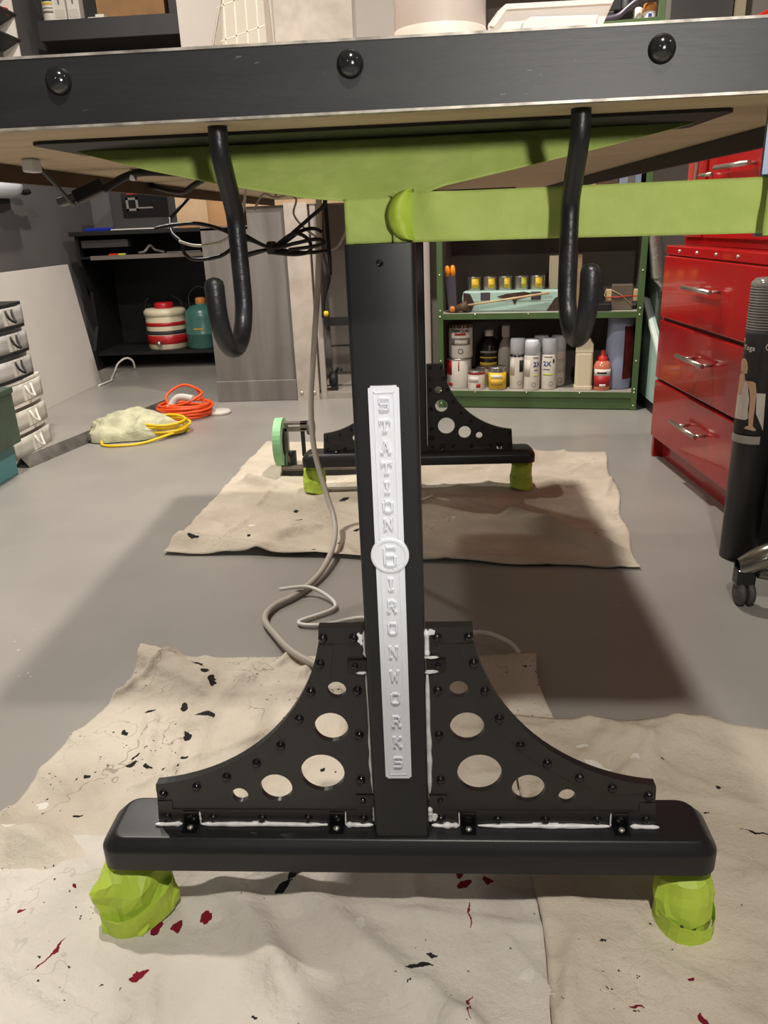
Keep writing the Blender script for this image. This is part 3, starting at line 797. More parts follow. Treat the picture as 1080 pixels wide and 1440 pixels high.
# ================================================================== DROP CLOTHS
def poly_map(c, u, v):
    a = c[0] * (1 - u) + c[1] * u; b = c[2] * (1 - u) + c[3] * u
    return a * (1 - v) + b * v
def ridge(p, a, b, h, wd):
    ab = b - a; t = max(0, min(1, (p - a).dot(ab) / ab.length_squared))
    d = (p - (a + ab * t)).length
    if d > 4 * wd: return 0.0
    return h * math.exp(-(d / wd) ** 2) * (1 - 0.35 * t)
def cloth(name, label, mtl, corners, nu, nv, base, ridges, seed, edge_wob=0.012, low=(), nscale=1.0):
    cs = [Vector((x, y)) for x, y in corners]
    R = [(Vector(a), Vector(b), h, wd) for a, b, h, wd in ridges]
    rnd = random.Random(int(seed * 17))
    for _ in range(46):                       # random creases
        p = poly_map(cs, rnd.random(), rnd.random()); a_ = rnd.random() * PI; l_ = 0.05 + 0.22 * rnd.random()
        R.append((p, p + Vector((math.cos(a_), math.sin(a_))) * l_, (0.0022 + 0.0045 * rnd.random()) * (0.5 + nscale * 0.5), 0.005 + 0.010 * rnd.random()))
    mb = MB()
    def f(u, v):
        p = poly_map(cs, u, v)
        e = min(u, 1 - u, v, 1 - v)
        wob = edge_wob * max(0, 1 - e * 9)
        p = p + Vector((noise.noise(Vector((p.x * 5, p.y * 5, seed))), noise.noise(Vector((p.x * 5, p.y * 5, seed + 9))))) * wob * 2
        p3 = Vector((p.x, p.y, seed))
        z = 0.0045 * (0.5 + 0.5 * noise.noise(p3 * 3.2)) + nscale * (0.0022 * abs(noise.noise(p3 * 9)) + 0.0012 * abs(noise.noise(p3 * 24)))
        n_ = noise.noise(Vector((p.x * 6 + p.y * 9, p.y * 2 - p.x * 2, seed + 4)))
        z += 0.004 * nscale * max(0, 1 - abs(n_) * 7)
        for a, b, h, wd in R: z += ridge(p, a, b, h * 1.35, wd)
        for cx, cy, rad in low:
            d = math.hypot(p.x - cx, p.y - cy); k = min(1, max(0, (d - rad * 0.5) / rad)); z *= k
        return (p.x, p.y, base + max(z, 0))
    mb.grid(f, nu, nv)
    o = mb.build(name, mtl, thick=0.001)
    return tag(o, label, 'drop cloth')
low_f = [(-0.306, 0.01, 0.07), (0.306, 0.0, 0.06)]
BLK = [(-0.36, 0.50, .012, 1, 2, 0.4), (-0.392, 0.43, .009, 1, 2.2, 0.3), (-0.36, 0.345, .013), (-0.345, 0.395, .016, 1.5, .8, .3), (-0.405, 0.56, .018, .9, 1.6, .3), (-0.38, 0.525, .012),
       (-0.23, 0.34, .008, .5, 4, -0.25), (-0.27, 0.22, .007, .5, 5, -0.3), (-0.30, 0.16, .006, .6, 4, -.2), (-0.47, 0.36, .009, .8, 1.8, .5), (-0.43, 0.28, .012), (-0.40, 0.27, .009), (-0.35, 0.29, .009),
       (-0.45, 0.42, .010, 1.8, .6, .6), (-0.43, 0.30, .010, .6, 1.6, -.5), (-0.49, 0.25, .008), (-0.13, 0.27, .008), (-0.15, 0.42, .008), (-0.19, 0.30, .006), (-0.47, 0.17, .007, 2, .7, .3), (-0.38, 0.04, .012, 1.3, .8, .2), (-0.565, 0.12, .012, 1.4, .6, 0)]
RED = [(-0.268, -0.02, .0085, .9, 1.1), (-0.235, -0.008, .009, .8, 1.2), (-0.293, -0.022, .0085, .9, 1.1), (-0.29, -0.085, .0095, 1.2, .8, .5), (-0.46, -0.01, .004), (-0.41, 0.03, .004),
       (-0.40, -0.06, .0035, .5, 8, -0.45), (-0.43, -0.16, .003, .5, 14, -0.1), (-0.30, -0.19, .004)]
RED2 = [(0.068, 0.060, .005), (0.072, 0.045, .008), (0.098, 0.05, .006, 1, 1.4), (0.075, 0.0, .0025, .6, 10), (0.07, -0.12, .0028, .6, 9)]
BLK2 = [(-0.135, 0.052, .013, .8, 2.2, -.5), (-0.148, 0.03, .010, 2.2, .7, .4), (0.018, -0.072, .010, 3, .5, .3), (0.03, -0.055, .006, 2, .6, .2), (-0.10, -0.155, .005, .7, 2.2, .2), (-0.055, -0.162, .007), (0.045, 0.09, .006), (0.165, 0.065, .014, 1.8, .6, -.2), (-0.15, -0.13, .004)]
RED3 = [(0.20, -0.16, .0045), (0.24, -0.115, .003, 3, .6, -.3), (0.30, -0.125, .0045, .8, 1.4), (0.30, -0.165, .005), (0.302, -0.085, .0035)]
BLK3 = [(0.43, 0.215, .007), (0.40, 0.165, .003), (0.45, 0.13, .006, 5, .5, -.4), (0.18, -0.155, .003), (0.46, -0.05, .003)]
WHT3 = [(0.26, 0.305, .006, 1, 1.3), (0.275, 0.26, .010, 2, .6, -.5), (0.33, 0.27, .005)]
c1 = canvas('canvas_stained', (222, 213, 197), (196, 186, 170), BLK, (), [(-0.32, 0.20, .008), (-0.535, 0.115, .007), (-0.53, .19, .008)], big=0.035)
c2 = canvas('canvas_front', (224, 218, 207), (202, 195, 184), BLK2, RED + RED2, [(-0.05, -0.02, .007, .7, 1.5), (0.22, -0.10, .008, .6, 1.6, .5), (0.13, -0.08, .007), (-0.02, -0.17, .009)], big=0.01)
c3 = canvas('canvas_right', (220, 209, 191), (198, 187, 169), BLK3, RED3, WHT3)
cloth('drop_cloth', 'beige canvas drop cloth with black paint smears beside left foot', c1,
      [(-0.60, 0.02), (0.23, -0.02), (-0.515, 0.60), (0.235, 0.60)], 190, 110, 0.002,
      [((-0.52, 0.59), (-0.38, 0.50), .026, .035), ((-0.64, 0.14), (-0.50, 0.10), .028, .045), ((-0.50, 0.10), (-0.38, 0.06), .012, .03), ((-0.44, 0.40), (-0.40, 0.26), .007, .012), ((-0.36, 0.38), (-0.30, 0.56), .008, .02), ((-0.20, 0.40), (-0.26, 0.14), .008, .012), ((0.18, 0.3), (0.22, 0.58), .006, .03)],
      1.0, low=low_f)
cloth('drop_cloth', 'pale canvas drop cloth with crimson drips in front of the foot', c2,
      [(-1.0, -0.48), (0.17, -0.50), (-0.95, 0.085), (0.205, 0.19)], 200, 120, 0.012,
      [((-0.17, 0.07), (0.06, -0.14), .012, .020), ((-0.24, 0.05), (-0.10, -0.12), .009, .018), ((-0.42, 0.05), (-0.52, -0.12), .008, .03), ((-0.28, -0.12), (-0.46, -0.3), .006, .02), ((0.0, 0.0), (0.19, -0.02), .005, .008), ((-0.13, -0.09), (-0.02, -0.2), .007, .02), ((-0.32, 0.0), (-0.20, 0.03), .005, .02), ((0.06, -0.14), (0.14, -0.24), .010, .022)],
      2.0, low=low_f)
cloth('drop_cloth', 'tan canvas drop cloth lying under right foot, grey floor behind', c3,
      [(0.135, -0.52), (1.1, -0.50), (0.165, 0.385), (1.1, 0.31)], 150, 130, 0.0175,
      [((0.33, 0.31), (0.45, 0.36), .012, .035), ((0.22, -0.2), (0.18, 0.18), .003, .01), ((0.27, -0.06), (0.31, -0.28), .004, .008), ((0.17, 0.02), (0.30, 0.0), .004, .01), ((0.42, 0.05), (0.6, 0.0), .006, .02), ((0.36, 0.3), (0.36, 0.1), .004, .012), ((0.2, 0.25), (0.34, 0.16), .004, .015)],
      3.0, low=low_f, nscale=0.7)
cr = canvas('canvas_rear', (214, 203, 185), (186, 175, 157), [(-0.16, 1.25, .012, 1, 2, -.4), (-0.13, 1.24, .010), (-0.20, 1.16, .008), (-0.33, 1.33, .010), (-0.35, 1.40, .012, .7, 1.6), (-0.26, 1.12, .007), (-0.58, 1.16, .02, 1.3, .5, -.3), (-0.22, 1.50, .022, .7, 1.5, -.5), (-0.45, 1.22, .008)],
            [(-0.60, 1.24, .008, 2, 1), (0.60, 1.62, .006)], [(-0.46, 1.3, .01), (0.1, 1.3, .006)], big=0.02)
cloth('drop_cloth', 'beige canvas drop cloth lying under the rear desk leg', cr,
      [(-0.655, 1.115), (0.515, 0.985), (-0.585, 2.19), (0.635, 1.93)], 180, 120, 0.002,
      [((-0.62, 1.18), (-0.40, 1.12), .024, .03), ((-0.40, 1.10), (-0.1, 1.06), .008, .02), ((-0.54, 1.66), (-0.30, 1.60), .022, .03), ((-0.36, 1.2), (-0.28, 1.26), .016, .02), ((0.26, 1.32), (0.48, 1.07), .026, .03), ((0.10, 1.30), (0.36, 1.22), .010, .02), ((0.05, 1.46), (0.30, 1.45), .010, .03), ((-0.30, 1.45), (-0.05, 1.40), .008, .02), ((0.36, 1.62), (0.56, 1.58), .016, .05), ((-0.1, 1.08), (0.4, 1.02), .008, .02)],
      6.0, low=[(-0.318, L2 + 0.01, 0.07), (0.312, L2 + 0.01, 0.07), (-0.33, 1.75, 0.13)])

# ================================================================== CABLES AND THINGS ON THE FLOOR
t = MB(); t.tube([(-0.205, 1.22, 0.849), (-0.207, 1.225, 0.80), (-0.22, 1.235, 0.66), (-0.243, 1.25, 0.50), (-0.262, 1.26, 0.36), (-0.262, 1.25, 0.24), (-0.238, 1.23, 0.13), (-0.212, 1.18, 0.062), (-0.205, 1.08, 0.033), (-0.222, 0.96, 0.016), (-0.262, 0.86, 0.010), (-0.305, 0.80, 0.010), (-0.312, 0.74, 0.011), (-0.275, 0.665, 0.016), (-0.235, 0.60, 0.020), (-0.195, 0.56, 0.020), (-0.15, 0.53, 0.021), (-0.09, 0.52, 0.020)], 0.0072, 10, smooth_path=8)
tag(t.build('power_cable', 'cable_beige'), 'thick beige cable hanging from under the desk to the floor', 'cable')
t = MB(); t.tube([(-0.300, 0.850, 0.026), (-0.23, 0.865, 0.022), (-0.17, 0.80, 0.008), (-0.24, 0.735, 0.007), (-0.19, 0.72, 0.007), (-0.10, 0.75, 0.007), (0.0, 0.70, 0.007), (0.08, 0.655, 0.02), (0.135, 0.635, 0.034), (0.178, 0.615, 0.026), (0.20, 0.600, 0.010)], 0.0045, 8, smooth_path=8)
tag(t.build('cable', 'cable_white'), 'thin white cable looped on the floor behind the left gusset', 'cable')
bun = thing('cable_bundle', 'black cables tied in a figure eight under the desk', 'cables', (-0.22, 0.8, 0.75))
for i, pts in enumerate([
    [(-0.30, 0.80, 0.772), (-0.26, 0.80, 0.748), (-0.235, 0.80, 0.742), (-0.20, 0.80, 0.768), (-0.17, 0.80, 0.79), (-0.140, 0.80, 0.815), (-0.142, 0.80, 0.849)],
    [(-0.31, 0.81, 0.725), (-0.27, 0.81, 0.735), (-0.23, 0.81, 0.745), (-0.19, 0.81, 0.768), (-0.165, 0.81, 0.772), (-0.15, 0.81, 0.765)],
    [(-0.305, 0.79, 0.755), (-0.28, 0.79, 0.757), (-0.24, 0.79, 0.742), (-0.20, 0.79, 0.748), (-0.16, 0.79, 0.754), (-0.145, 0.79, 0.748), (-0.165, 0.79, 0.742), (-0.21, 0.79, 0.738)],
    [(-0.31, 0.805, 0.728), (-0.26, 0.805, 0.738), (-0.22, 0.805, 0.736), (-0.18, 0.805, 0.731), (-0.14, 0.805, 0.733)],
    [(-0.235, 0.795, 0.745), (-0.20, 0.795, 0.765), (-0.175, 0.795, 0.755), (-0.172, 0.795, 0.735), (-0.20, 0.795, 0.729), (-0.25, 0.795, 0.735)]]):
    t = MB(); t.tube(pts, 0.0034, 8, smooth_path=7); t.build('cable', 'cable_black', bun)
t = MB(); t.lathe([(0.0105, -0.008), (0.0115, -0.006), (0.0115, 0.006), (0.0105, 0.008), (0, 0.008)], (-0.243, 0.80, 0.742), 12, 'x'); t.build('cable_tie', 'cable_black', bun)
t = MB(); t.tube([(-0.142, 0.81, 0.849), (-0.140, 0.815, 0.72), (-0.141, 0.82, 0.69)], 0.004, 8); t.build('cable', 'cable_black', bun)
t = MB(); t.tube([(-0.107, 0.86, 0.849), (-0.104, 0.86, 0.80), (-0.106, 0.85, 0.775), (-0.125, 0.84, 0.74), (-0.150, 0.83, 0.732), (-0.17, 0.82, 0.74)], 0.0022, 8, smooth_path=7)
tag(t.build('cable', 'cable_white'), 'thin white cable bowing beside the front column under the desk', 'cable')
# plug chain at the left: thin lead, two connectors, clip
pc = thing('plug_lead', 'black lead with plugs clipped under the desk edge at left', 'cable', (-0.33, 0.2, 0.849))
t = MB(); t.tube([(-0.345, 0.13, 0.849), (-0.345, 0.14, 0.843), (-0.355, 0.20, 0.826), (-0.365, 0.25, 0.812), (-0.385, 0.30, 0.8165)], 0.0022, 8, smooth_path=7); t.build('lead', 'cable_black', pc)
t = MB(); t.tube([(-0.346, 0.30, 0.828), (-0.320, 0.31, 0.842), (-0.295, 0.315, 0.846), (-0.25, 0.36, 0.845), (-0.2, 0.45, 0.845)], 0.0045, 8, smooth_path=7); t.build('lead', 'cable_black', pc)
M = Matrix.Translation((-0.362, 0.30, 0.8275)) @ Matrix.Rotation(math.radians(-20), 4, 'Y')
t = MB(); t.box(-0.020, 0.019, -0.008, 0.008, -0.0075, 0.0075, M=M); t.build('plug', 'cable_black', pc, bevel=0.002)
M = Matrix.Translation((-0.390, 0.30, 0.8185)) @ Matrix.Rotation(math.radians(-12), 4, 'Y')
t = MB(); t.box(-0.013, 0.014, -0.007, 0.007, -0.005, 0.005, M=M); t.build('plug', 'alu', pc, bevel=0.002)
t = MB(); t.lathe([(0.0062, -0.003), (0.0068, 0), (0.0062, 0.003)], (-0.312, 0.313, 0.8435), 12, 'x'); t.build('clip', 'plastic_white', pc)
t = MB(); t.box(-0.352, -0.340, 0.115, 0.135, 0.838, 0.8503); t.build('clip', 'plastic_white', pc, bevel=0.002)
# black lead looping from the computer desk towards the desk
t = MB(); t.tube([(-0.455, 0.80, 0.783), (-0.42, 0.80, 0.788), (-0.37, 0.80, 0.788), (-0.318, 0.80, 0.770), (-0.312, 0.80, 0.750), (-0.34, 0.80, 0.731), (-0.385, 0.80, 0.727), (-0.405, 0.80, 0.737), (-0.408, 0.80, 0.757), (-0.43, 0.82, 0.775), (-0.44, 0.85, 0.80)], 0.0034, 8, smooth_path=8)
t.tube([(-0.44, 0.85, 0.80), (-0.40, 0.9, 0.849)], 0.0034, 8)
tag(t.build('cable', 'cable_black'), 'black cable making a wide loop beside the left hook', 'cable')
t = MB(); t.tube([(-0.41, 0.79, 0.760), (-0.385, 0.79, 0.752), (-0.355, 0.79, 0.752), (-0.32, 0.79, 0.762), (-0.29, 0.79, 0.80), (-0.28, 0.8, 0.849)], 0.0026, 8, smooth_path=7)
tag(t.build('cable', 'cable_white'), 'short white lead crossing the black cable loop', 'cable')
t = MB(); t.tube([(-0.40, 0.62, 0.8495), (-0.36, 0.60, 0.838), (-0.33, 0.58, 0.834), (-0.31, 0.57, 0.842), (-0.29, 0.56, 0.8495)], 0.0045, 8, smooth_path=6)
tag(t.build('cable', 'cable_black'), 'black lead sagging just below the green taped support', 'cable')
t = MB(); t.tube([(-0.30, 0.95, 0.81), (-0.28, 0.95, 0.838), (-0.255, 0.95, 0.831), (-0.23, 0.95, 0.835), (-0.215, 0.95, 0.826), (-0.222, 0.95, 0.80), (-0.205, 0.95, 0.775), (-0.18, 0.95, 0.755)], 0.0022, 8, smooth_path=7)
t.tube([(-0.255, 0.95, 0.831), (-0.255, 0.96, 0.8495)], 0.0022, 8)
tag(t.build('cable', 'cable_beige'), 'thin beige wire drooping below the lowest point of the green tape', 'cable')

# green masking-tape roll on a hand-held dispenser
td = thing('tape_dispenser', 'steel masking dispenser with a pale green tape roll by rear leg', 'tool', (-0.44, 1.76, 0.008))
t = MB(); t.lathe([(0.046, -0.013), (0.080, -0.013), (0.080, 0.013), (0.046, 0.013), (0.046, -0.013)], (-0.455, 1.79, 0.108), 36, 'x', smooth=False); t.build('tape_roll', 'tape_mint', td)
t = MB(); t.lathe([(0.0, -0.02), (0.044, -0.02), (0.044, 0.008), (0.0, 0.008)], (-0.45, 1.79, 0.108), 24, 'x', smooth=False); t.build('hub', 'black_matte', td)
t = MB(); t.box(-0.437, -0.428, 1.775, 1.80, 0.022, 0.165); t.box(-0.437, -0.36, 1.775, 1.795, 0.146, 0.158); t.box(-0.437, -0.36, 1.775, 1.795, 0.168, 0.176); t.box(-0.385, -0.36, 1.775, 1.795, 0.150, 0.176); t.build('frame', 'steel_tool', td, bevel=0.001)
t = MB(); t.lathe([(0, -0.014), (0.022, -0.012), (0.026, 0), (0.022, 0.012), (0, 0.014)], (-0.350, 1.785, 0.155), 16, 'x'); t.build('wheel', 'steel_tool', td)
t = MB(); t.box(-0.385, -0.372, 1.778, 1.790, 0.06, 0.15); t.build('grip', 'black_matte', td, bevel=0.003)
t = MB(); t.box(-0.452, -0.10, 1.745, 1.765, 0.024, 0.036); t.box(-0.452, -0.10, 1.745, 1.80, 0.022, 0.026); t.build('cutter_blade', 'steel_tool', td)
t = MB(); t.box(-0.450, -0.11, 1.745, 1.80, 0.006, 0.022); t.build('blade_holder', 'black_matte', td)
t = MB(); t.lathe([(0, -0.008), (0.010, -0.006), (0.010, 0.006), (0, 0.008)], (-0.42, 1.765, 0.075), 12, 'x'); t.build('knob', 'black_matte', td)
t = MB(); t.box(-0.425, -0.405, 1.765, 1.785, 0.026, 0.08); t.build('bracket', 'charcoal', td)

# extension cords, towel, angle iron
def coil(cx, cy, rx, ry, n, r, seed, z0=0.0, lift=0.0):
    pts = []
    for i in range(n * 16 + 1):
        a = 2 * PI * i / 16; k = i / (n * 16)
        w1 = 1 + 0.12 * noise.noise(Vector((i * 0.11, seed, 0)))
        pts.append((cx + rx * w1 * math.cos(a) + 0.02 * noise.noise(Vector((k * 6, seed, 3))), cy + ry * w1 * math.sin(a) + 0.02 * noise.noise(Vector((k * 6, seed, 7))),
                    z0 + r + 0.055 * k + 0.012 * noise.noise(Vector((i * 0.2, seed, 5))) + lift * k * max(0, math.sin(a))))
    return pts
t = MB(); t.tube([(p[0], p[1], max(p[2], 0.006)) for p in coil(-1.045, 2.66, 0.115, 0.105, 7, 0.006, 1.0)], 0.0060, 7)
t.tube([(-0.95, 2.66, 0.05), (-1.0, 2.72, 0.11), (-1.07, 2.74, 0.125), (-1.13, 2.70, 0.09), (-1.10, 2.64, 0.055), (-1.02, 2.62, 0.07), (-0.96, 2.66, 0.10), (-1.0, 2.72, 0.115)], 0.0060, 7, smooth_path=6)
tag(t.build('extension_cord', 'cord_orange'), 'orange extension cord coiled on the grey floor', 'cord')
t = MB(); t.tube([(p[0], p[1], max(p[2], 0.0055)) for p in coil(-1.05, 2.37, 0.10, 0.085, 5, 0.0055, 4.0)], 0.0055, 7)
t.tube([(-0.98, 2.30, 0.02), (-1.08, 2.20, 0.0057), (-1.18, 2.17, 0.0057), (-1.235, 2.19, 0.0057), (-1.255, 2.24, 0.012), (-1.245, 2.27, 0.02)], 0.0055, 7, smooth_path=6)
tag(t.build('extension_cord', 'cord_yellow'), 'yellow extension cord half under the cream towel', 'cord')
t = MB(); t.lathe([(0, -0.03), (0.015, -0.028), (0.017, 0.0), (0.013, 0.028), (0, 0.03)], (-1.285, 2.25, 0.017), 12, 'x')
tag(t.build('plug', 'alu'), 'grey plug lying at the corner of the cream towel', 'plug')
def towel(u, v):
    a = 2 * PI * u
    r = 0.155 * (1 + 0.16 * math.sin(3 * a + 1) + 0.10 * math.sin(5 * a)) * (1 - 0.02 * v)
    rr = r * math.cos(v * PI / 2) ** 0.75
    x = -1.175 + rr * 1.15 * math.cos(a) ; y = 2.345 + rr * 0.72 * math.sin(a)
    p = Vector((x, y, v))
    k = math.sin(v * PI / 2) ** 0.55
    fold = 1 - min(1, abs(noise.noise(Vector((x * 7 + y * 4, y * 7 - x * 3, 2.0)))) * 3.2)
    z = 0.004 + k * (0.058 + 0.030 * noise.noise(Vector((x * 8, y * 8, 3))) + 0.030 * fold + 0.006 * noise.noise(Vector((x * 40, y * 40, 1))))
    z += k * 0.040 * math.exp(-(((x + 1.17) / 0.07) ** 2 + ((y - 2.41) / 0.05) ** 2))
    return (x + 0.012 * noise.noise(p * 20), y, max(z, 0.004))
t = MB(); t.grid(towel, 60, 24, close_u=True)
tag(t.build('towel', 'towel'), 'cream terry towel bunched up on the floor', 'towel')
t = MB(); t.tube([(-1.16, 2.58, 0.012), (-1.12, 2.64, 0.03), (-1.07, 2.66, 0.085), (-0.99, 2.63, 0.085)], 0.016, 8, smooth_path=5); t.build('strap', 'board_white', None)['label'] = 'white cloth strip under the orange cord'
bpy.data.objects['strap'].name = 'cloth_strip'; tag(bpy.data.objects['cloth_strip'], 'white cloth strip with blue edge crossing the orange cord coil', 'rag')
t = MB(); t.lathe([(0, 0), (0.050, 0), (0.050, 0.012), (0.044, 0.016), (0, 0.016)], (-0.90, 2.70, 0.0), 24)
tag(t.build('lid', 'board_white'), 'white round lid on the floor right of the orange cord', 'lid')
bpy.data.objects['lid'].name = 'round_lid'
d = Vector((0.230, 0.945, 0)).normalized(); ang = math.atan2(d.y, d.x)
M = Matrix.Translation((-1.425, 1.925, 0)) @ Matrix.Rotation(ang, 4, 'Z')
t = MB()
for poly in ([(-0.034, 0.0), (-0.0305, 0.0), (0.0, 0.0325), (0.0, 0.036), (-0.001, 0.036)], [(0.001, 0.036), (0.0, 0.0325), (0.0305, 0.0), (0.034, 0.0)]):
    t.prism([(y, z) for y, z in poly], 0, 0.965, 'x')
bmesh.ops.transform(t.bm, matrix=M, verts=t.bm.verts)
tag(t.build('angle_bar', 'alu'), 'long grey steel angle bar lying on the floor', 'angle bar')

# ================================================================== LEFT SIDE: DRAWER TOWERS, BOARD, BOXES
def tower(name, label, y0, y1, z0, z1, n, shell, rimm, handle, xf, group=None):
    T = thing(name, label, 'drawers', (xf - 0.15, (y0 + y1) / 2, z0))
    D = 0.30; h = (z1 - z0) / n; w_ = y1 - y0
    t = MB(); t.box(xf - D, xf - 0.012, y0 + 0.004, y1 - 0.004, z0, z1 - 0.006); t.build('carcass', shell, T)
    t = MB(); t.prism([(xf - D, y0 - 0.004), (xf - 0.004, y0 - 0.004)] + [(xf + 0.012 * math.sin(PI * k / 8), y0 + w_ * k / 8) for k in range(9)] + [(xf - 0.004, y1 + 0.004), (xf - D, y1 + 0.004)], z1 - 0.012, z1, 'z'); t.build('lid', rimm, T, bevel=0.002)
    for i in range(n):
        a, b = z0 + h * i, z0 + h * (i + 1)
        t = MB()
        def front(u, v): return (xf + 0.007 * math.sin(PI * u) + 0.003, y0 + 0.006 + (w_ - 0.012) * u, a + 0.012 + (h - 0.026) * v)
        t.grid(front, 14, 4); dr = t.build('drawer', shell, T, thick=0.003)
        t = MB(); t.prism([(xf - 0.006, y0)] + [(xf + 0.012 * math.sin(PI * k / 8), y0 + w_ * k / 8) for k in range(9)] + [(xf - 0.006, y1)], a, a + 0.012, 'z'); t.build('rim', rimm, dr)
        ym = (y0 + y1) / 2 + 0.02; zc = a + h * 0.62
        def hp(k): return (xf + 0.013 + 0.020 * math.sin(PI * k / 8), ym - 0.022 + 0.044 * k / 8, zc + 0.012 - 0.042 * math.sin(PI * k / 8) ** 0.45)
        t = MB(); t.tube([hp(k) for k in range(9)], 0.0045, 7); t.build('handle', handle, dr)
        t = MB(); t.box(xf + 0.008, xf + 0.0125, ym - 0.040, ym + 0.040, a + 0.016, b - 0.018); t.build('recess', rimm if rimm != 'black_matte' else 'drawer_shell', dr)
    return T
tower('drawer_tower', 'white three-drawer plastic tower standing on the floor', 1.965, 2.262, 0.0, 0.285, 3, 'drawer_shell', 'drawer_white', 'drawer_white', -1.470)
tower('drawer_tower', 'black rimmed three-drawer tower stacked on the white one', 1.935, 2.222, 0.285, 0.555, 3, 'clear_grey', 'black_matte', 'black_matte', -1.470)
t = MB(); t.box(-1.60, -1.50, 1.95, 2.10, 0.555, 0.575); tag(t.build('case', 'drawer_shell', bevel=0.004), 'pale flat case lying on top of the black rimmed drawers', 'case')
gb = thing('tool_box', 'dark green metal box raised beside the white drawer tower', 'box', (-1.40, 1.75, 0.10))
t = MB(); t.box(-1.70, -1.37, 1.655, 1.855, 0.115, 0.30); t.build('body', 'olive', gb, bevel=0.004)
t = MB(); t.box(-1.705, -1.366, 1.651, 1.859, 0.285, 0.305); t.build('lid', 'olive', gb, bevel=0.003)
tb = thing('crate', 'teal plastic crate underneath the dark green box', 'crate', (-1.40, 1.75, 0.0))
t = MB(); t.box(-1.68, -1.40, 1.66, 1.85, 0.0, 0.108); t.build('body', 'teal', tb, bevel=0.006)
t = MB(); t.box(-1.685, -1.395, 1.655, 1.855, 0.106, 0.115); t.build('rim', 'drawer_white', tb, bevel=0.002)
t = MB()
for z0, z1, xa, xb in ((0, 0.63, -1.79, -1.865),):
    t.prism([(xa, 0.0), (xa + 0.008, 0.0), (xb + 0.008, 0.63), (xb, 0.63)], 2.25, 3.545)
tag(t.build('white_board', 'board_white', bevel=0.001), 'large white board leaning against the left wall', 'board')
dv = thing('wall_speaker', 'small rounded white device fixed to the left wall', 'device', (-2.05, 3.27, 1.01))
t = MB(); t.lathe([(0.0, 0.14), (0.03, 0.135), (0.052, 0.11), (0.058, 0.06), (0.058, -0.14), (0.045, -0.16), (0, -0.165)], (-1.985, 3.25, 1.01), 20, 'y'); t.build('housing', 'plastic_white', dv)
t = MB(); t.tube([(-1.985, 3.38, 1.0), (-1.985, 3.47, 0.985), (-1.985, 3.52, 0.99)], 0.014, 8); t.build('nozzle', 'black_matte', dv)
t = MB(); t.box(-2.05, -1.99, 3.16, 3.32, 0.93, 0.962); t.build('bracket', 'black_matte', dv)
# wall rack of sloped bins
rk = thing('wall_rack', 'pale grey rack of sloped bins on the left wall', 'rack', (-2.05, 3.6, 1.6))
t = MB(); t.box(-2.05, -1.965, 3.655, 3.665, 1.60, 2.05); t.build('side_panel', 'drawer_white', rk)
for z in (1.64, 1.75, 1.86, 1.97):
    t = MB(); t.prism([(-2.05, z), (-1.95, z + 0.045), (-1.95, z + 0.052), (-2.05, z + 0.008)], 3.25, 3.66); t.build('bin', 'charcoal', rk)
t = MB(); t.lathe([(0, 0), (0.03, 0), (0.033, 0.03), (0, 0.035)], (-1.995, 3.60, 1.785), 14); tag(t.build('jar', 'cap_red'), 'red capped pot standing in the wall rack', 'jar')

# ---- computer desk in the alcove
cd = thing('computer_desk', 'black computer desk with keyboard tray in the alcove', 'desk', (-1.58, 4.15, 0))
t = MB(); t.box(-1.985, -1.19, 3.90, 4.42, 0.765, 0.790); t.build('desk_top', 'melamine_black', cd, bevel=0.003)
for x in (-1.965, -1.215):
    t = MB(); t.prism([(3.93, 0), (4.40, 0), (4.40, 0.765), (3.93, 0.765), (3.93, 0.60), (4.02, 0.45), (4.02, 0.25), (3.93, 0.12)], x, x + 0.018, 'x'); t.build('side_panel', 'melamine_black', cd)
t = MB(); t.box(-1.947, -1.215, 4.385, 4.40, 0.02, 0.765); t.build('back_panel', 'melamine_black', cd)
t = MB(); t.box(-1.945, -1.218, 3.92, 4.30, 0.640, 0.652); kt = t.build('keyboard_tray', 'melamine_black', cd)
t = MB(); t.box(-1.88, -1.222, 3.905, 3.925, 0.634, 0.656); t.build('front_edge', 'tray_edge', kt)
t = MB(); t.box(-1.945, -1.218, 3.95, 4.38, 0.085, 0.105); t.build('lower_shelf', 'melamine_black', cd)
t = MB(); t.box(-1.93, -1.66, 3.93, 4.0, 0.70, 0.74); t.build('drawer_box', 'charcoal', cd)
t = MB(); t.box(-1.93, -1.76, 4.0, 4.15, 0.790, 0.806); tag(t.build('folder', 'blue', bevel=0.003), 'blue folder lying at the left end of the computer desk', 'folder')
pr = thing('display_box', 'dark product box with a pictured device on the computer desk', 'box', (-1.53, 4.05, 0.79))
t = MB(); t.box(-1.735, -1.33, 3.945, 4.25, 0.792, 1.05); t.build('carton', 'charcoal', pr, bevel=0.004)
t = MB(); t.box(-1.665, -1.405, 3.9405, 3.9445, 0.853, 1.04); pp = t.build('picture_panel', 'black_gloss', pr)
t = MB(); t.box(-1.63, -1.43, 3.938, 3.9405, 0.973, 0.981); t.build('printed_line', 'label_red', pp)
t = MB()
for a in ((-1.640, -1.572, 0.945, 0.957), (-1.640, -1.572, 0.888, 0.900), (-1.640, -1.627, 0.888, 0.957), (-1.585, -1.572, 0.888, 0.957), (-1.572, -1.49, 0.898, 0.906)): t.box(a[0], a[1], 3.938, 3.9405, a[2], a[3])
t.build('pictured_device', 'ink_grey', pp)
t = MB(); t.box(-1.735, -1.33, 3.90, 3.945, 0.790, 0.796); t.build('flap', 'board_white', pr)
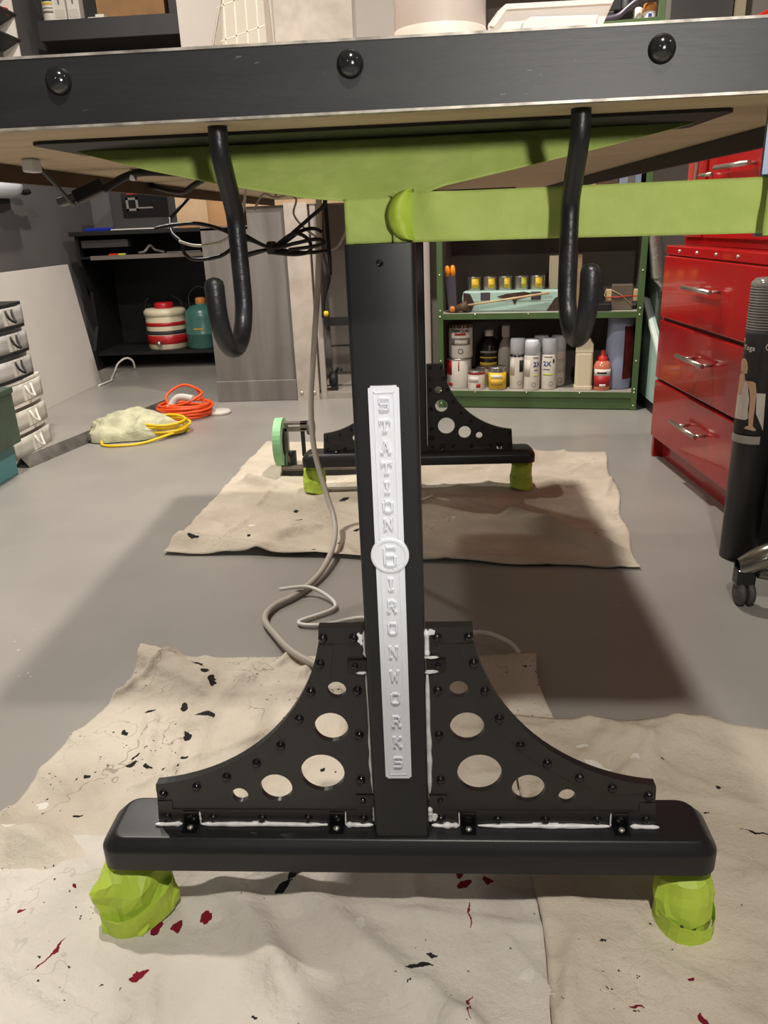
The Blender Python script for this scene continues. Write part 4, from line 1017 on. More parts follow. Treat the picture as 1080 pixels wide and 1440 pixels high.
# stationery on the keyboard tray
for x0, x1, y, mt, lb in ((-1.79, -1.74, 3.95, 'cap_red', 'red pen lying on the keyboard tray'), (-1.735, -1.69, 3.95, 'label_green', 'yellow green marker lying on the keyboard tray'), (-1.45, -1.25, 3.95, 'alu', 'grey ruler lying on the keyboard tray')):
    t = MB(); t.box(x0, x1, y, y + 0.012, 0.652, 0.664); tag(t.build('ruler' if mt == 'alu' else 'marker_pen', mt, bevel=0.002), lb, 'stationery')
t = MB(); t.tube([(-1.62, 3.98, 0.662), (-1.58, 3.96, 0.668), (-1.55, 3.98, 0.70), (-1.53, 4.0, 0.675), (-1.47, 3.97, 0.662)], 0.008, 8, smooth_path=6)
tag(t.build('cable', 'ink_grey'), 'short grey cable heaped on the keyboard tray', 'cable')
# water jugs
jg = thing('picnic_jug', 'red and cream striped picnic jug on the lower desk shelf', 'jug', (-1.545, 4.07, 0.105))
t = MB(); t.lathe([(0, 0), (0.112, 0), (0.118, 0.01), (0.118, 0.215), (0.112, 0.225), (0, 0.225)], (-1.545, 4.07, 0.105), 32); jb = t.build('body', 'cream', jg)
for z0, z1 in ((0.035, 0.085), (0.140, 0.160)):
    t = MB(); t.lathe([(0.118, z0 - .001), (0.1195, z0), (0.1195, z1), (0.118, z1 + .001)], (-1.545, 4.07, 0.105), 32); t.build('stripe', 'jug_red', jb)
t = MB(); t.lathe([(0.118, 0.090), (0.1195, 0.091), (0.1195, 0.112), (0.118, 0.113)], (-1.545, 4.07, 0.105), 32); t.build('stripe', 'charcoal', jb)
t = MB(); t.lathe([(0.118, 0.195), (0.124, 0.2), (0.124, 0.222), (0.11, 0.236), (0, 0.238)], (-1.545, 4.07, 0.105), 32); t.build('lid', 'cream', jg)
t = MB(); t.lathe([(0.056, 0.236), (0.058, 0.262), (0.050, 0.270), (0, 0.272)], (-1.545, 4.07, 0.105), 24); t.build('cap', 'jug_red', jg)
t = MB(); t.lathe([(0, 0), (0.012, 0), (0.012, -0.03), (0.016, -0.034), (0.016, -0.042), (0, -0.045)], (-1.555, 3.953, 0.150), 12, 'y'); t.build('spigot', 'brushed', jg)
t = MB(); t.tube([(-1.665, 4.07, 0.32), (-1.655, 4.07, 0.39), (-1.63, 4.06, 0.40)], 0.0025, 6); t.tube([(-1.43, 4.07, 0.32), (-1.44, 4.07, 0.38), (-1.49, 4.06, 0.415)], 0.0025, 6); t.build('bail', 'charcoal', jg)
tj = thing('insulated_jug', 'teal insulated jug with wire handle on the lower desk shelf', 'jug', (-1.315, 4.05, 0.105))
t = MB(); t.lathe([(0, 0), (0.098, 0), (0.104, 0.01), (0.104, 0.08), (0.107, 0.084), (0.107, 0.090), (0.104, 0.094), (0.104, 0.18), (0.095, 0.215), (0.065, 0.243), (0.030, 0.252), (0.030, 0.258), (0, 0.258)], (-1.315, 4.05, 0.105), 32); t.build('body', 'jug_teal', tj)
t = MB(); t.lathe([(0.030, 0.256), (0.030, 0.285), (0.022, 0.292), (0, 0.293)], (-1.315, 4.05, 0.105), 20); t.build('cap', 'ochre', tj)
t = MB(); t.tube([(-1.375, 4.05, 0.315), (-1.385, 4.05, 0.39), (-1.36, 4.05, 0.44), (-1.315, 4.05, 0.46), (-1.27, 4.05, 0.44), (-1.245, 4.05, 0.39), (-1.255, 4.05, 0.315)], 0.004, 6, smooth_path=6); t.build('handle', 'charcoal', tj)
t = MB(); t.box(-1.345, -1.285, 3.9445, 3.9475, 0.22, 0.228); t.build('printed_mark', 'print_gold', tj)
t = MB(); t.tube([(-1.82, 3.85, 0.006), (-1.80, 3.87, 0.05), (-1.76, 3.90, 0.075), (-1.73, 3.92, 0.055), (-1.73, 3.94, 0.006)], 0.006, 8, smooth_path=6)
t.tube([(-1.82, 3.85, 0.006), (-1.75, 3.62, 0.0065), (-1.73, 3.56, 0.0065), (-1.745, 3.42, 0.0065)], 0.006, 8, smooth_path=6)
tag(t.build('cable', 'cable_white'), 'white cable on the floor by the corner of the leaning board', 'cable')
# floating shelf above
fs = MB(); fs.box(-1.96, -1.125, 3.90, 4.45, 1.728, 1.822)
tag(fs.build('wall_shelf', 'charcoal', bevel=0.002), 'thick dark grey box shelf on the alcove wall', 'shelf')
bt = thing('bottle', 'white spray bottle with printed label on the grey wall shelf', 'bottle', (-1.90, 3.95, 1.822))
t = MB(); t.lathe([(0, 0), (0.036, 0), (0.038, 0.005), (0.038, 0.12), (0.03, 0.145), (0.016, 0.16), (0.016, 0.19), (0, 0.19)], (-1.90, 3.95, 1.822), 20); t.build('body', 'label_white', bt)
for z0, z1, mt in ((0.10, 0.106, 'ink'), (0.088, 0.094, 'ink'), (0.072, 0.082, 'label_yellow'), (0.055, 0.060, 'ink_grey'), (0.035, 0.045, 'ink_grey')):
    t = MB(); t.lathe([(0.0381, z0), (0.0386, z0), (0.0386, z1), (0.0381, z1)], (-1.90, 3.95, 1.822), 10, a0=-2.3, a1=-0.8); t.build('printed_band', mt, bt)
for x, lb in ((-1.842, 'narrow white carton next to the bottle on grey wall shelf'), (-1.768, 'narrow white carton between another carton and the cardboard box')):
    cb = thing('carton', lb, 'box', (x, 3.96, 1.822))
    t = MB(); t.box(x - 0.032, x + 0.032, 3.93, 3.99, 1.822, 1.95); t.build('body', 'label_white', cb, bevel=0.001)
    t = MB(); t.box(x - 0.004, x + 0.004, 3.928, 3.930, 1.895, 1.925); t.build('printed_mark', 'ink_grey', cb)
    t = MB(); t.box(x - 0.026, x + 0.026, 3.928, 3.930, 1.835, 1.872); t.build('printed_panel', 'paper', cb)
t = MB(); t.box(-1.66, -1.30, 3.97, 4.3, 1.822, 2.02); tag(t.build('cardboard_box', 'cardboard', bevel=0.002), 'brown cardboard box on the grey wall shelf', 'box')
t = MB(); t.box(-1.65, -1.605, 3.91, 3.955, 1.822, 1.838); t.box(-1.69, -1.65, 3.91, 3.95, 1.822, 1.827); tag(t.build('paper_packet', 'label_white'), 'small white packet lying before the brown cardboard box', 'packet')
t = MB(); t.box(-1.29, -1.215, 4.0, 4.2, 1.822, 1.98); tag(t.build('speaker_box', 'melamine_black', bevel=0.004), 'black case right of the cardboard box on the shelf', 'case')

# ================================================================== CENTRE BACK: WORKBENCH
wbk = thing('workbench', 'grey timber workbench with pale steel leg by the partition', 'workbench', (-0.5, 3.2, 0))
t = MB(); t.box(-0.965, -0.585, 2.955, 2.975, 0.0, 0.780); t.box(-0.752, -0.585, 2.955, 2.975, 0.78, 0.862); t.build('side_panel', 'grey_wood', wbk)
t = MB(); t.box(-0.968, -0.583, 2.940, 2.956, 0.0, 0.098); t.build('base_board', 'grey_wood', wbk, bevel=0.003)
t = MB(); t.box(-0.965, -0.945, 2.975, 3.50, 0.0, 0.78); t.build('side_panel', 'grey_wood', wbk)
t = MB(); t.box(-0.965, -0.752, 2.955, 3.50, 0.770, 0.785); t.build('lower_top', 'grey_wood', wbk)
t = MB(); t.box(-0.582, -0.480, 2.935, 2.941, 0.0, 0.87); t.box(-0.486, -0.480, 2.941, 3.0, 0.0, 0.87); t.build('leg', 'steel_pale', wbk)
t = MB(); t.box(-0.470, -0.445, 2.945, 2.97, 0.0, 0.87); t.build('leg', 'wall_pale', wbk)
for x in (-0.562, -0.502):
    t = MB(); t.lathe([(0.009, 0), (0.008, -0.004), (0, -0.006)], (x, 2.935, 0.035), 10, 'y'); t.build('bolt', 'screw', wbk)
t = MB(); t.box(-0.75, 0.05, 2.94, 3.53, 0.862, 0.90); t.build('bench_top', 'cardboard_pale', wbk)
t = MB(); t.box(-0.48, 0.04, 2.95, 3.53, 0.0, 0.028); t.build('lower_deck', 'panel_grey', wbk)
t = MB(); t.box(-0.48, 0.04, 3.50, 3.53, 0.028, 0.862); t.build('back_panel', 'wall_pale', wbk)
for z in (0.30, 0.165):
    t = MB(); t.box(-0.48, 0.04, 3.497, 3.501, z, z + 0.006); t.build('groove', 'charcoal', wbk)
t = MB(); t.box(-0.44, 0.04, 2.975, 2.99, 0.335, 0.372); t.build('rail', 'melamine_black', wbk)
t = MB(); t.box(0.02, 0.05, 2.945, 2.975, 0.0, 0.862); t.build('leg', 'wall_pale', wbk)
um = thing('hanging_bag', 'slim black bag hanging by the pale bench leg', 'bag', (-0.43, 2.925, 0.862))
t = MB(); t.tube([(-0.432, 2.925, 0.862), (-0.430, 2.925, 0.80), (-0.425, 2.92, 0.66), (-0.414, 2.92, 0.58), (-0.416, 2.92, 0.52), (-0.430, 2.92, 0.45), (-0.436, 2.92, 0.38)], 0.016, 10, smooth_path=6, taper=lambda u: 0.5 + 1.0 * math.exp(-((u - 0.55) / 0.16) ** 2)); t.build('body', 'cable_black', um)
t = MB(); t.lathe([(0, -0.012), (0.012, -0.008), (0.012, 0.008), (0, 0.012)], (-0.420, 2.91, 0.398), 10, 'x'); t.build('buckle', 'label_yellow', um)
t = MB(); t.lathe([(0, -0.02), (0.03, -0.018), (0.036, 0), (0.03, 0.018), (0, 0.02)], (-0.418, 3.02, 0.080), 18, 'x'); t.box(-0.43, -0.40, 3.0, 3.04, 0.028, 0.075); t.tube([(-0.41, 3.02, 0.10), (-0.395, 3.02, 0.13), (-0.375, 3.01, 0.125)], 0.008, 6)
tag(t.build('swivel_castor', 'black_matte'), 'dark castor wheel standing on the bench lower deck', 'castor')
cbx = thing('cardboard_box', 'brown cardboard box on the low end of the workbench', 'box', (-0.9, 3.1, 0.785))
t = MB(); t.box(-1.065, -0.765, 2.962, 3.25, 0.785, 0.97); t.build('body', 'cardboard', cbx, bevel=0.002)
t = MB(); t.box(-1.064, -0.925, 2.959, 2.962, 0.80, 0.965); t.build('lit_side', 'cardboard_pale', cbx)  # paler sheet imitates the side of the box that catches the light

# ================================================================== GREEN SHELVING UNIT
SA = math.atan2(2.557 - 2.706, 0.893 - 0.079)
SM = Matrix.Translation((0.079, 2.706, 0)) @ Matrix.Rotation(SA, 4, 'Z')
sh = thing('shelving_unit', 'tall green steel shelving unit with grey shelves', 'shelves', (0.079, 2.706, 0), SA)
SW, SD, SH = 0.83, 0.34, 1.75
def sbox(mb, *a): return mb.box(*a)
t = MB(); t.box(0.0, SW, SD - 0.006, SD, 0.0, SH); t.build('back_panel', 'shelf_back', sh, local=True)
for x in (0.006, SW - 0.012):
    t = MB(); t.box(x, x + 0.006, 0.0, SD - 0.006, 0.0, SH); t.build('side_panel', 'shelf_inner', sh, local=True)
for x in (0.0, SW - 0.024):
    t = MB(); t.box(x, x + 0.024, -0.003, 0.0, 0.0, SH); t.build('front_post', 'green_paint', sh, local=True, bevel=0.001)
    for z in (0.02, 0.075, 0.09, 0.205, 0.39, 0.415, 0.56, 0.80, 1.0):
        s_ = MB(); s_.lathe([(0.0042, 0), (0.004, -0.002), (0, -0.0035)], (x + 0.012, -0.003, z), 8, 'y'); s_.build('screw', 'screw', sh, local=True)
for z in (0.075, 0.402, 0.790, 1.175, 1.42, 1.72):
    t = MB(); t.box(0.012, SW - 0.012, 0.001, SD - 0.006, z - 0.004, z); shl = t.build('shelf', 'shelf_board', sh, local=True)
    t = MB(); t.box(0.024, SW - 0.024, -0.002, 0.001, z - 0.024, z + 0.001); t.build('shelf_lip', 'green_paint', shl, local=True, bevel=0.001)
    for x in (0.16, 0.38, 0.60):
        s_ = MB(); s_.lathe([(0.004, 0), (0.0038, -0.002), (0, -0.0032)], (x, -0.002, z - 0.004), 8, 'y'); s_.build('screw', 'screw', shl, local=True)
t = MB(); t.box(0.024, SW - 0.024, 0.004, 0.010, 0.004, 0.055); t.build('kick_plate', 'green_paint', sh, local=True)
Z1, Z2, Z3 = 0.075, 0.402, 0.790
def on(s, d, z): return tuple(SM @ Vector((s, d, z)))
def can(name, label, s, d, z, r, h, body, lid, cat='can', group=None, rings=(), rot=0.0):
    T = thing(name, label, cat, on(s, d, z), SA + rot, group)
    t = MB(); t.lathe([(0, 0), (r * 0.97, 0), (r, 0.003), (r, h - 0.006), (r * 0.985, h - 0.004)], (0, 0, 0), 24); t.build('body', body, T, local=True)
    t = MB(); t.lathe([(r * 0.985, h - 0.007), (r * 1.03, h - 0.006), (r * 1.03, h - 0.001), (r * 0.93, h), (r * 0.90, h - 0.004), (r * 0.86, h - 0.004), (r * 0.84, h - 0.001), (0, h - 0.001)], (0, 0, 0), 24); t.build('lid', lid, T, local=True)
    for z0, z1, mt, a0, a1 in rings:
        t = MB(); t.lathe([(r + 0.0003, z0), (r + 0.0008, z0), (r + 0.0008, z1), (r + 0.0003, z1)], (0, 0, 0), 16, a0=math.radians(a0), a1=math.radians(a1)); t.build('printed_label', mt, T, local=True)
    return T
F0 = -90                                       # angle that faces the room
tc_ = can('paint_can', 'white paint can lettered TREMCLAD on top of another can', 0.084, 0.10, 0.207, 0.052, 0.145, 'label_white', 'wood_brown', rings=((0.098, 0.108, 'label_red', F0 - 22, F0 + 32), (0.056, 0.086, 'ink_grey', F0 - 42, F0 + 60), (0.060, 0.078, 'label_white', F0 - 20, F0 + 40), (0.127, 0.139, 'wood_brown', -180, 180)))
text_on_cyl('TREMCLAD', 0.0175, 0.052, 0.111, math.radians(F0 + 4), 'lettering', 'ink', tc_, 0.0008)
t = MB(); t.lathe([(0.009, 0), (0.0115, 0), (0.0115, -0.0005), (0.009, -0.0005)], (0.006, -0.0523, 0.030), 16, 'y', smooth=False); t.build('printed_ring', 'ink', tc_, local=True)
rw = can('paint_can', 'white paint can with red corner label under the lettered can', 0.076, 0.10, Z1, 0.055, 0.131, 'label_white', 'tin', rings=((0.060, 0.122, 'label_red', F0 - 78, F0 - 26), (0.078, 0.120, 'label_red', F0 + 4, F0 + 9), (0.010, 0.024, 'label_red', F0 - 48, F0 - 22)))
can('paint_tin', 'small white tin with red rim in front on the bottom shelf', 0.160, 0.045, Z1, 0.0375, 0.083, 'label_white', 'tin', rings=((0.068, 0.078, 'label_red', -180, 180), (0.012, 0.030, 'label_red', F0 + 5, F0 + 34), (0.035, 0.058, 'paper', F0 - 50, F0 + 20)))
can('paint_tin', 'small plain tin hidden behind the red rimmed tin', 0.185, 0.125, Z1, 0.036, 0.086, 'label_white', 'tin')
can('paint_tin', 'small yellow labelled tin on the bottom green shelf', 0.250, 0.05, Z1, 0.0375, 0.098, 'tin', 'tin', rings=((0.006, 0.076, 'label_yellow', -180, 180), (0.052, 0.066, 'label_white', F0 - 40, F0 + 40), (0.020, 0.046, 'print_gold', F0 - 40, F0 + 45)))
db = thing('bottle', 'dark bottle with white cap and gold label on bottom shelf', 'bottle', on(0.20, 0.17, Z1), SA)
t = MB(); t.lathe([(0, 0), (0.040, 0), (0.042, 0.004), (0.042, 0.17), (0.034, 0.195), (0.017, 0.205), (0.017, 0.215), (0, 0.215)], (0, 0, 0), 24); t.build('body', 'bottle_dark', db, local=True)
t = MB(); t.lathe([(0.019, 0.212), (0.019, 0.236), (0, 0.238)], (0, 0, 0), 16); t.build('cap', 'label_white', db, local=True)
for z0, z1, mt in ((0.14, 0.150, 'ink_grey'), (0.118, 0.124, 'print_gold'), (0.085, 0.100, 'print_gold'), (0.060, 0.072, 'print_gold')):
    t = MB(); t.lathe([(0.0422, z0), (0.0428, z0), (0.0428, z1), (0.0422, z1)], (0, 0, 0), 14, a0=math.radians(-150), a1=math.radians(-30)); t.build('printed_band', mt, db, local=True)
sb = thing('spray_bottle', 'grey trigger spray bottle behind the white spray cans', 'bottle', on(0.277, 0.15, Z1), SA)
t = MB(); t.lathe([(0, 0), (0.032, 0), (0.034, 0.004), (0.034, 0.15), (0.026, 0.185), (0.016, 0.20), (0.016, 0.215), (0, 0.215)], (0, 0, 0), 20); t.build('body', 'bottle_grey', sb, local=True)
t = MB(); t.box(-0.017, 0.017, -0.03, 0.022, 0.212, 0.262); t.build('trigger_head', 'bottle_grey', sb, local=True, bevel=0.006)
def spray(label, s, d, bands, cap='plastic_white', body='label_white', texts=(), h=0.215, r=0.033):
    T = thing('spray_can', label, 'spray can', on(s, d, Z1), SA, 'spray paint cans on the bottom shelf')
    hb = h - 0.066
    t = MB(); t.lathe([(0, 0), (r * 0.93, 0), (r, 0.005), (r, hb - 0.004), (r * 0.97, hb), (0, hb)], (0, 0, 0), 24); t.build('body', body, T, local=True)
    t = MB(); t.lathe([(0, hb), (r * 0.98, hb), (r * 0.97, hb + 0.055), (r * 0.88, hb + 0.065), (0, hb + 0.066)], (0, 0, 0), 24); t.build('cap', cap, T, local=True)
    for z0, z1, mt, a0, a1 in bands:
        t = MB(); t.lathe([(r + 0.0002, z0), (r + 0.0007, z0), (r + 0.0007, z1), (r + 0.0002, z1)], (0, 0, 0), 14, a0=math.radians(a0), a1=math.radians(a1)); t.build('printed_band', mt, T, local=True)
    t = MB(); t.lathe([(0.0075, 0), (0.0095, 0), (0.0095, -0.0004), (0.0075, -0.0004)], (0.012, -math.sqrt(r * r - 0.012 ** 2) - 0.0016, 0.026), 14, 'y', smooth=False); t.build('printed_ring', 'ink_grey', T, local=True)
    for tx, sz, z, a, mt in texts: text_on_cyl(tx, sz, r + 0.0006, z, math.radians(a), 'lettering', mt, T, 0.0006)
    return T
spray('white spray can with a black ring under its cap', 0.334, 0.075, ((0.138, 0.1485, 'ink', -180, 180), (0.075, 0.125, 'ink', F0 + 18, F0 + 50), (0.06, 0.13, 'paper', F0 - 60, F0 - 18)))
spray('tall white spray can standing foremost of the three', 0.397, 0.045, ((0.06, 0.13, 'paper', F0 - 70, F0 - 10), (0.062, 0.068, 'label_green', F0 + 15, F0 + 55), (0.085, 0.090, 'ink_grey', F0 + 20, F0 + 55), (0.138, 0.142, 'ink_grey', F0 + 10, F0 + 55)), texts=(('2X', 0.030, 0.102, F0 + 42, 'ink_blue'),))
spray('white spray can with yellow stripe, rightmost of the front three', 0.467, 0.07, ((0.062, 0.069, 'label_green', F0 - 40, F0 + 30), (0.085, 0.090, 'ink_grey', F0 - 40, F0 + 10), (0.138, 0.142, 'ink_grey', F0 - 35, F0 + 25), (0.115, 0.13, 'ink', F0 + 30, F0 + 45)), texts=(('2X', 0.028, 0.102, F0 - 12, 'ink_blue'),))
spray('pale spray can in the second row behind the front three', 0.43, 0.145, ((0.06, 0.12, 'paper', -180, 180),))
spray('grey white spray can in the second row, partly behind the striped one', 0.503, 0.15, ((0.06, 0.12, 'paper', -180, 180),))
jg2 = thing('jug', 'cream plastic jug behind the tip of the right hook', 'jug', on(0.612, 0.065, Z1), SA)
t = MB(); t.prism(rrect(-0.036, 0.036, -0.028, 0.028, 0.012), 0.014, 0.155, 'z'); t.prism([(-0.036, 0.155), (0.036, 0.155), (0.036, 0.19), (0.022, 0.212), (-0.010, 0.212), (-0.036, 0.175)], -0.026, 0.026); t.build('body', 'cream', jg2, local=True, bevel=0.004)
t = MB(); t.prism(rrect(-0.039, 0.039, -0.031, 0.031, 0.013), 0.0, 0.018, 'z'); t.build('base', 'cream', jg2, local=True, bevel=0.003)
rb = thing('bottle', 'bottle of red fluid with red cap beside the cream jug', 'bottle', on(0.688, 0.06, Z1), SA)
t = MB(); t.lathe([(0, 0), (0.034, 0), (0.036, 0.004), (0.036, 0.098), (0.028, 0.118), (0.015, 0.124), (0, 0.124)], (0, 0, 0), 24); t.build('body', 'fluid_red', rb, local=True)
t = MB(); t.lathe([(0.020, 0.116), (0.020, 0.138), (0.010, 0.146), (0.008, 0.164), (0, 0.166)], (0, 0, 0), 16); t.build('cap', 'cap_red', rb, local=True)
for z0, z1, mt, a0, a1 in ((0.018, 0.062, 'label_red', -150, -25), (0.062, 0.090, 'label_white', -150, -25), (0.071, 0.079, 'ink', -125, -60), (0.018, 0.028, 'label_white', -105, -65), (0.012, 0.090, 'ink', -178, -150)):
    t = MB(); t.lathe([(0.0364, z0), (0.0370, z0), (0.0370 + (0.0003 if mt == 'ink' else 0), z1), (0.0364, z1)], (0, 0, 0), 14, a0=math.radians(a0), a1=math.radians(a1)); t.build('printed_label', mt, rb, local=True)
bw = thing('wrapped_roll', 'pale blue roll in clear wrap at the shelf end', 'roll', on(0.755, 0.105, Z1), SA)
t = MB(); t.lathe([(0, 0), (0.048, 0), (0.052, 0.006), (0.056, 0.10), (0.056, 0.20), (0.052, 0.27), (0.053, 0.30), (0.040, 0.305), (0, 0.305)], (0, 0, 0), 28); t.build('roll', 'wrap_blue', bw, local=True)
t = MB(); t.lathe([(0.0546, 0.045), (0.0569, 0.10), (0.0569, 0.20), (0.0540, 0.262)], (0, 0, 0), 12, a0=math.radians(-75), a1=math.radians(-2)); t.build('dark_red_print', 'wrap_red', bw, local=True)
# middle shelf
kn = thing('scissors', 'grey tool with two orange grips upright on the middle shelf', 'tool', on(0.06, 0.05, Z2), SA)
M = Matrix.Rotation(math.radians(-4), 4, 'Y')
t = MB(); t.prism([(-0.018, 0.0), (0.018, 0.0), (0.021, 0.155), (-0.021, 0.155)], -0.008, 0.008); bmesh.ops.transform(t.bm, matrix=M, verts=t.bm.verts); t.build('blade', 'knife_grey', kn, local=True)
for x in (-0.0115, 0.0115):
    t = MB(); t.lathe([(0, 0.150), (0.0105, 0.152), (0.0115, 0.175), (0.008, 0.193), (0, 0.197)], (x, 0, -abs(x) * 0.2), 12); bmesh.ops.transform(t.bm, matrix=M, verts=t.bm.verts); t.build('grip', 'orange_plastic', kn, local=True)
tbx = thing('metal_case', 'mint metal case with rust patches on the middle shelf', 'case', on(0.30, 0.13, Z2), SA)
t = MB(); t.prism([(-0.20, 0.0), (0.20, 0.0), (0.205, 0.055), (0.200, 0.084), (-0.200, 0.084), (-0.205, 0.055)], -0.07, 0.075); t.build('body', 'mint', tbx, local=True, bevel=0.006)
for x in (-0.105, 0.105):
    t = MB(); t.box(x - 0.020, x + 0.020, -0.0745, -0.068, 0.048, 0.080); t.build('latch', 'knife_grey', tbx, local=True, bevel=0.002)
t = MB(); t.prism([(-0.055, 0.062), (-0.02, 0.072), (0.055, 0.080), (0.085, 0.074), (0.06, 0.058), (0.03, 0.050), (0.018, 0.028), (0.008, 0.048), (-0.03, 0.054)], -0.0722, -0.069); t.build('rust_patch', 'rust', tbx, local=True)
t = MB(); t.prism([(0.150, 0.002), (0.198, 0.002), (0.203, 0.06), (0.182, 0.052)], -0.0722, -0.069); t.build('rust_patch', 'rust', tbx, local=True)
t = MB(); t.prism([(-0.198, 0.02), (-0.165, 0.002), (-0.15, 0.035), (-0.17, 0.075), (-0.198, 0.08)], -0.0722, -0.069); t.build('rust_patch', 'rust', tbx, local=True)
t = MB()
for x in (-0.13, -0.06, 0.0, 0.07, 0.14): t.box(x, x + 0.0015, -0.0716, -0.069, 0.004, 0.045)
t.box(-0.19, 0.19, -0.0716, -0.069, 0.045, 0.0465); t.build('ribs', 'mint_pale', tbx, local=True)
for i, (s, lb) in enumerate(((0.142, 'small yellow labelled tin, first in the row on the mint case'), (0.209, 'small yellow labelled tin, second in the row on the mint case'), (0.273, 'small yellow labelled tin in the middle of the row'), (0.341, 'small yellow green labelled tin, fourth in the row'), (0.406, 'small yellow labelled tin at the right end of row'))):
    can('small_tin', lb, s, 0.12, Z2 + 0.084, 0.031, 0.058, 'tin', 'tin', group='small tins on the mint case', rings=((0.010, 0.050, 'label_green' if i == 3 else 'label_yellow', F0 - 15 + 6 * i % 20, F0 + 42), (0.020, 0.030, 'print_gold', F0 + 2, F0 + 30)))
# brush with long pale handle lying across the front of the case
hm = thing('paint_brush', 'old brush with long pale handle lying against the mint case', 'brush', on(0.2, 0.03, Z2), SA)
t = MB(); t.tube([(-0.08, 0.010, 0.030), (0.26, 0.012, 0.075)], 0.0045, 8); t.build('handle', 'wood_pale', hm, local=True)
t = MB(); t.tube([(-0.135, 0.008, 0.014), (-0.105, 0.010, 0.022), (-0.075, 0.010, 0.031)], 0.017, 10, taper=lambda u: 0.75 + 0.5 * u); t.build('ferrule', 'wood_brown', hm, local=True)
t = MB(); t.lathe([(0, -0.014), (0.013, -0.010), (0.014, 0.0), (0.012, 0.010), (0, 0.013)], (-0.140, 0.006, 0.0145), 12, 'x'); t.build('bristles', 'ochre', hm, local=True)
for s, d, w_, h_, mt, lb in ((0.476, 0.16, 0.024, 0.215, 'cream', 'pale wooden block standing upright behind the right hook'), (0.502, 0.19, 0.022, 0.165, 'wood_pale', 'shorter timber block next to the tall pale block'), (0.577, 0.20, 0.009, 0.215, 'wood_pale', 'thin pale stick upright behind the right hook')):
    t = MB(); t.box(-w_, w_, -0.015, 0.015, 0, h_); bmesh.ops.transform(t.bm, matrix=SM @ Matrix.Translation((s, d, Z2)), verts=t.bm.verts)
    tag(t.build('wood_block', mt, bevel=0.001), lb, 'wood')
t = MB(); t.box(-0.03, 0.03, -0.03, 0.03, 0, 0.035); bmesh.ops.transform(t.bm, matrix=SM @ Matrix.Translation((0.540, 0.08, Z2)), verts=t.bm.verts)
tag(t.build('small_carton', 'blue', bevel=0.003), 'small blue carton at the end of the mint case', 'box')
rd = thing('tape_reel', 'black reel standing by the bound brown block', 'reel', on(0.64, 0.12, Z2), SA)
t = MB(); t.lathe([(0.02, -0.02), (0.045, -0.02), (0.045, 0.02), (0.02, 0.02), (0.02, -0.02)], (0, 0, 0.046), 24, 'y', smooth=False); t.build('rim', 'melamine_black', rd, local=True)
t = MB(); t.lathe([(0, -0.016), (0.021, -0.016), (0.021, 0.016), (0, 0.016)], (0, 0, 0.046), 16, 'y', smooth=False); t.build('hub', 'ink_grey', rd, local=True)
t = MB(); t.box(-0.05, 0.06, -0.035, 0.03, 0, 0.03); bmesh.ops.transform(t.bm, matrix=SM @ Matrix.Translation((0.645, 0.05, Z2)), verts=t.bm.verts)
tag(t.build('flat_case', 'melamine_black', bevel=0.003), 'flat black case in front of the black reel', 'case')
cl = thing('bound_block', 'brown block bound with string between two pale wood pieces', 'block', on(0.745, 0.09, Z2), SA)
t = MB(); t.box(-0.037, 0.045, -0.035, 0.035, 0.0, 0.100); t.build('block', 'block_brown', cl, local=True, bevel=0.003)
for x in (-0.047, 0.055):
    t = MB(); t.box(x - 0.010, x + 0.010, -0.030, 0.020, 0.035, 0.080); t.build('wood_piece', 'wood_pale', cl, local=True, bevel=0.002)
t = MB(); t.tube([(-0.058, -0.034, 0.052), (-0.02, -0.039, 0.052), (0.02, -0.039, 0.056), (0.066, -0.034, 0.055)], 0.0020, 6); t.build('string', 'cap_red', cl, local=True)
t = MB(); t.tube([(-0.037, -0.0375, 0.08), (0.0, -0.0375, 0.06), (0.045, -0.0375, 0.02)], 0.0014, 6); t.tube([(-0.057, -0.02, 0.085), (-0.066, -0.03, 0.06), (-0.05, -0.036, 0.04)], 0.0014, 6); t.build('string', 'wood_pale', cl, local=True)
# upper shelves, seen between apron and tape and above the desk
t = MB(); t.box(-0.17, 0.12, -0.06, 0.10, 0, 0.24); bmesh.ops.transform(t.bm, matrix=SM @ Matrix.Translation((0.505, 0.12, Z3)), verts=t.bm.verts)
tag(t.build('cardboard_box', 'cardboard_pale', bevel=0.002), 'tan cardboard box on the green unit above the tape strip', 'box')
t = MB(); t.box(-0.04, 0.04, -0.06, 0.10, 0, 0.24); bmesh.ops.transform(t.bm, matrix=SM @ Matrix.Translation((0.668, 0.12, Z3)), verts=t.bm.verts)
tag(t.build('dark_box', 'wood_brown', bevel=0.002), 'dark brown box between tan carton and blue file', 'box')
bf = thing('steel_file', 'blue grey steel file box with a slotted face', 'file box', on(0.752, 0.05, Z3), SA)
t = MB(); t.box(-0.042, 0.038, -0.03, 0.16, 0, 0.185); t.build('case', 'blue_steel', bf, local=True, bevel=0.002)
t = MB(); t.prism(rrect(-0.013, 0.012, 0.05, 0.155, 0.012), -0.0335, -0.0295); t.build('slot', 'tin', bf, local=True)
ob = thing('pill_bottle', 'small white bottle with orange cap on the upper green shelf', 'bottle', on(0.782, 0.09, 1.42), SA)
t = MB(); t.lathe([(0, 0), (0.021, 0), (0.022, 0.004), (0.022, 0.034), (0.018, 0.040), (0, 0.040)], (0, 0, 0), 18); t.build('body', 'label_white', ob, local=True)
t = MB(); t.lathe([(0.023, 0.036), (0.023, 0.058), (0.021, 0.061), (0, 0.061)], (0, 0, 0), 18); t.build('cap', 'ochre', ob, local=True)
t = MB(); t.box(-0.006, 0.006, -0.0232, -0.021, 0.016, 0.027); t.build('printed_mark', 'ink_blue', ob, local=True)
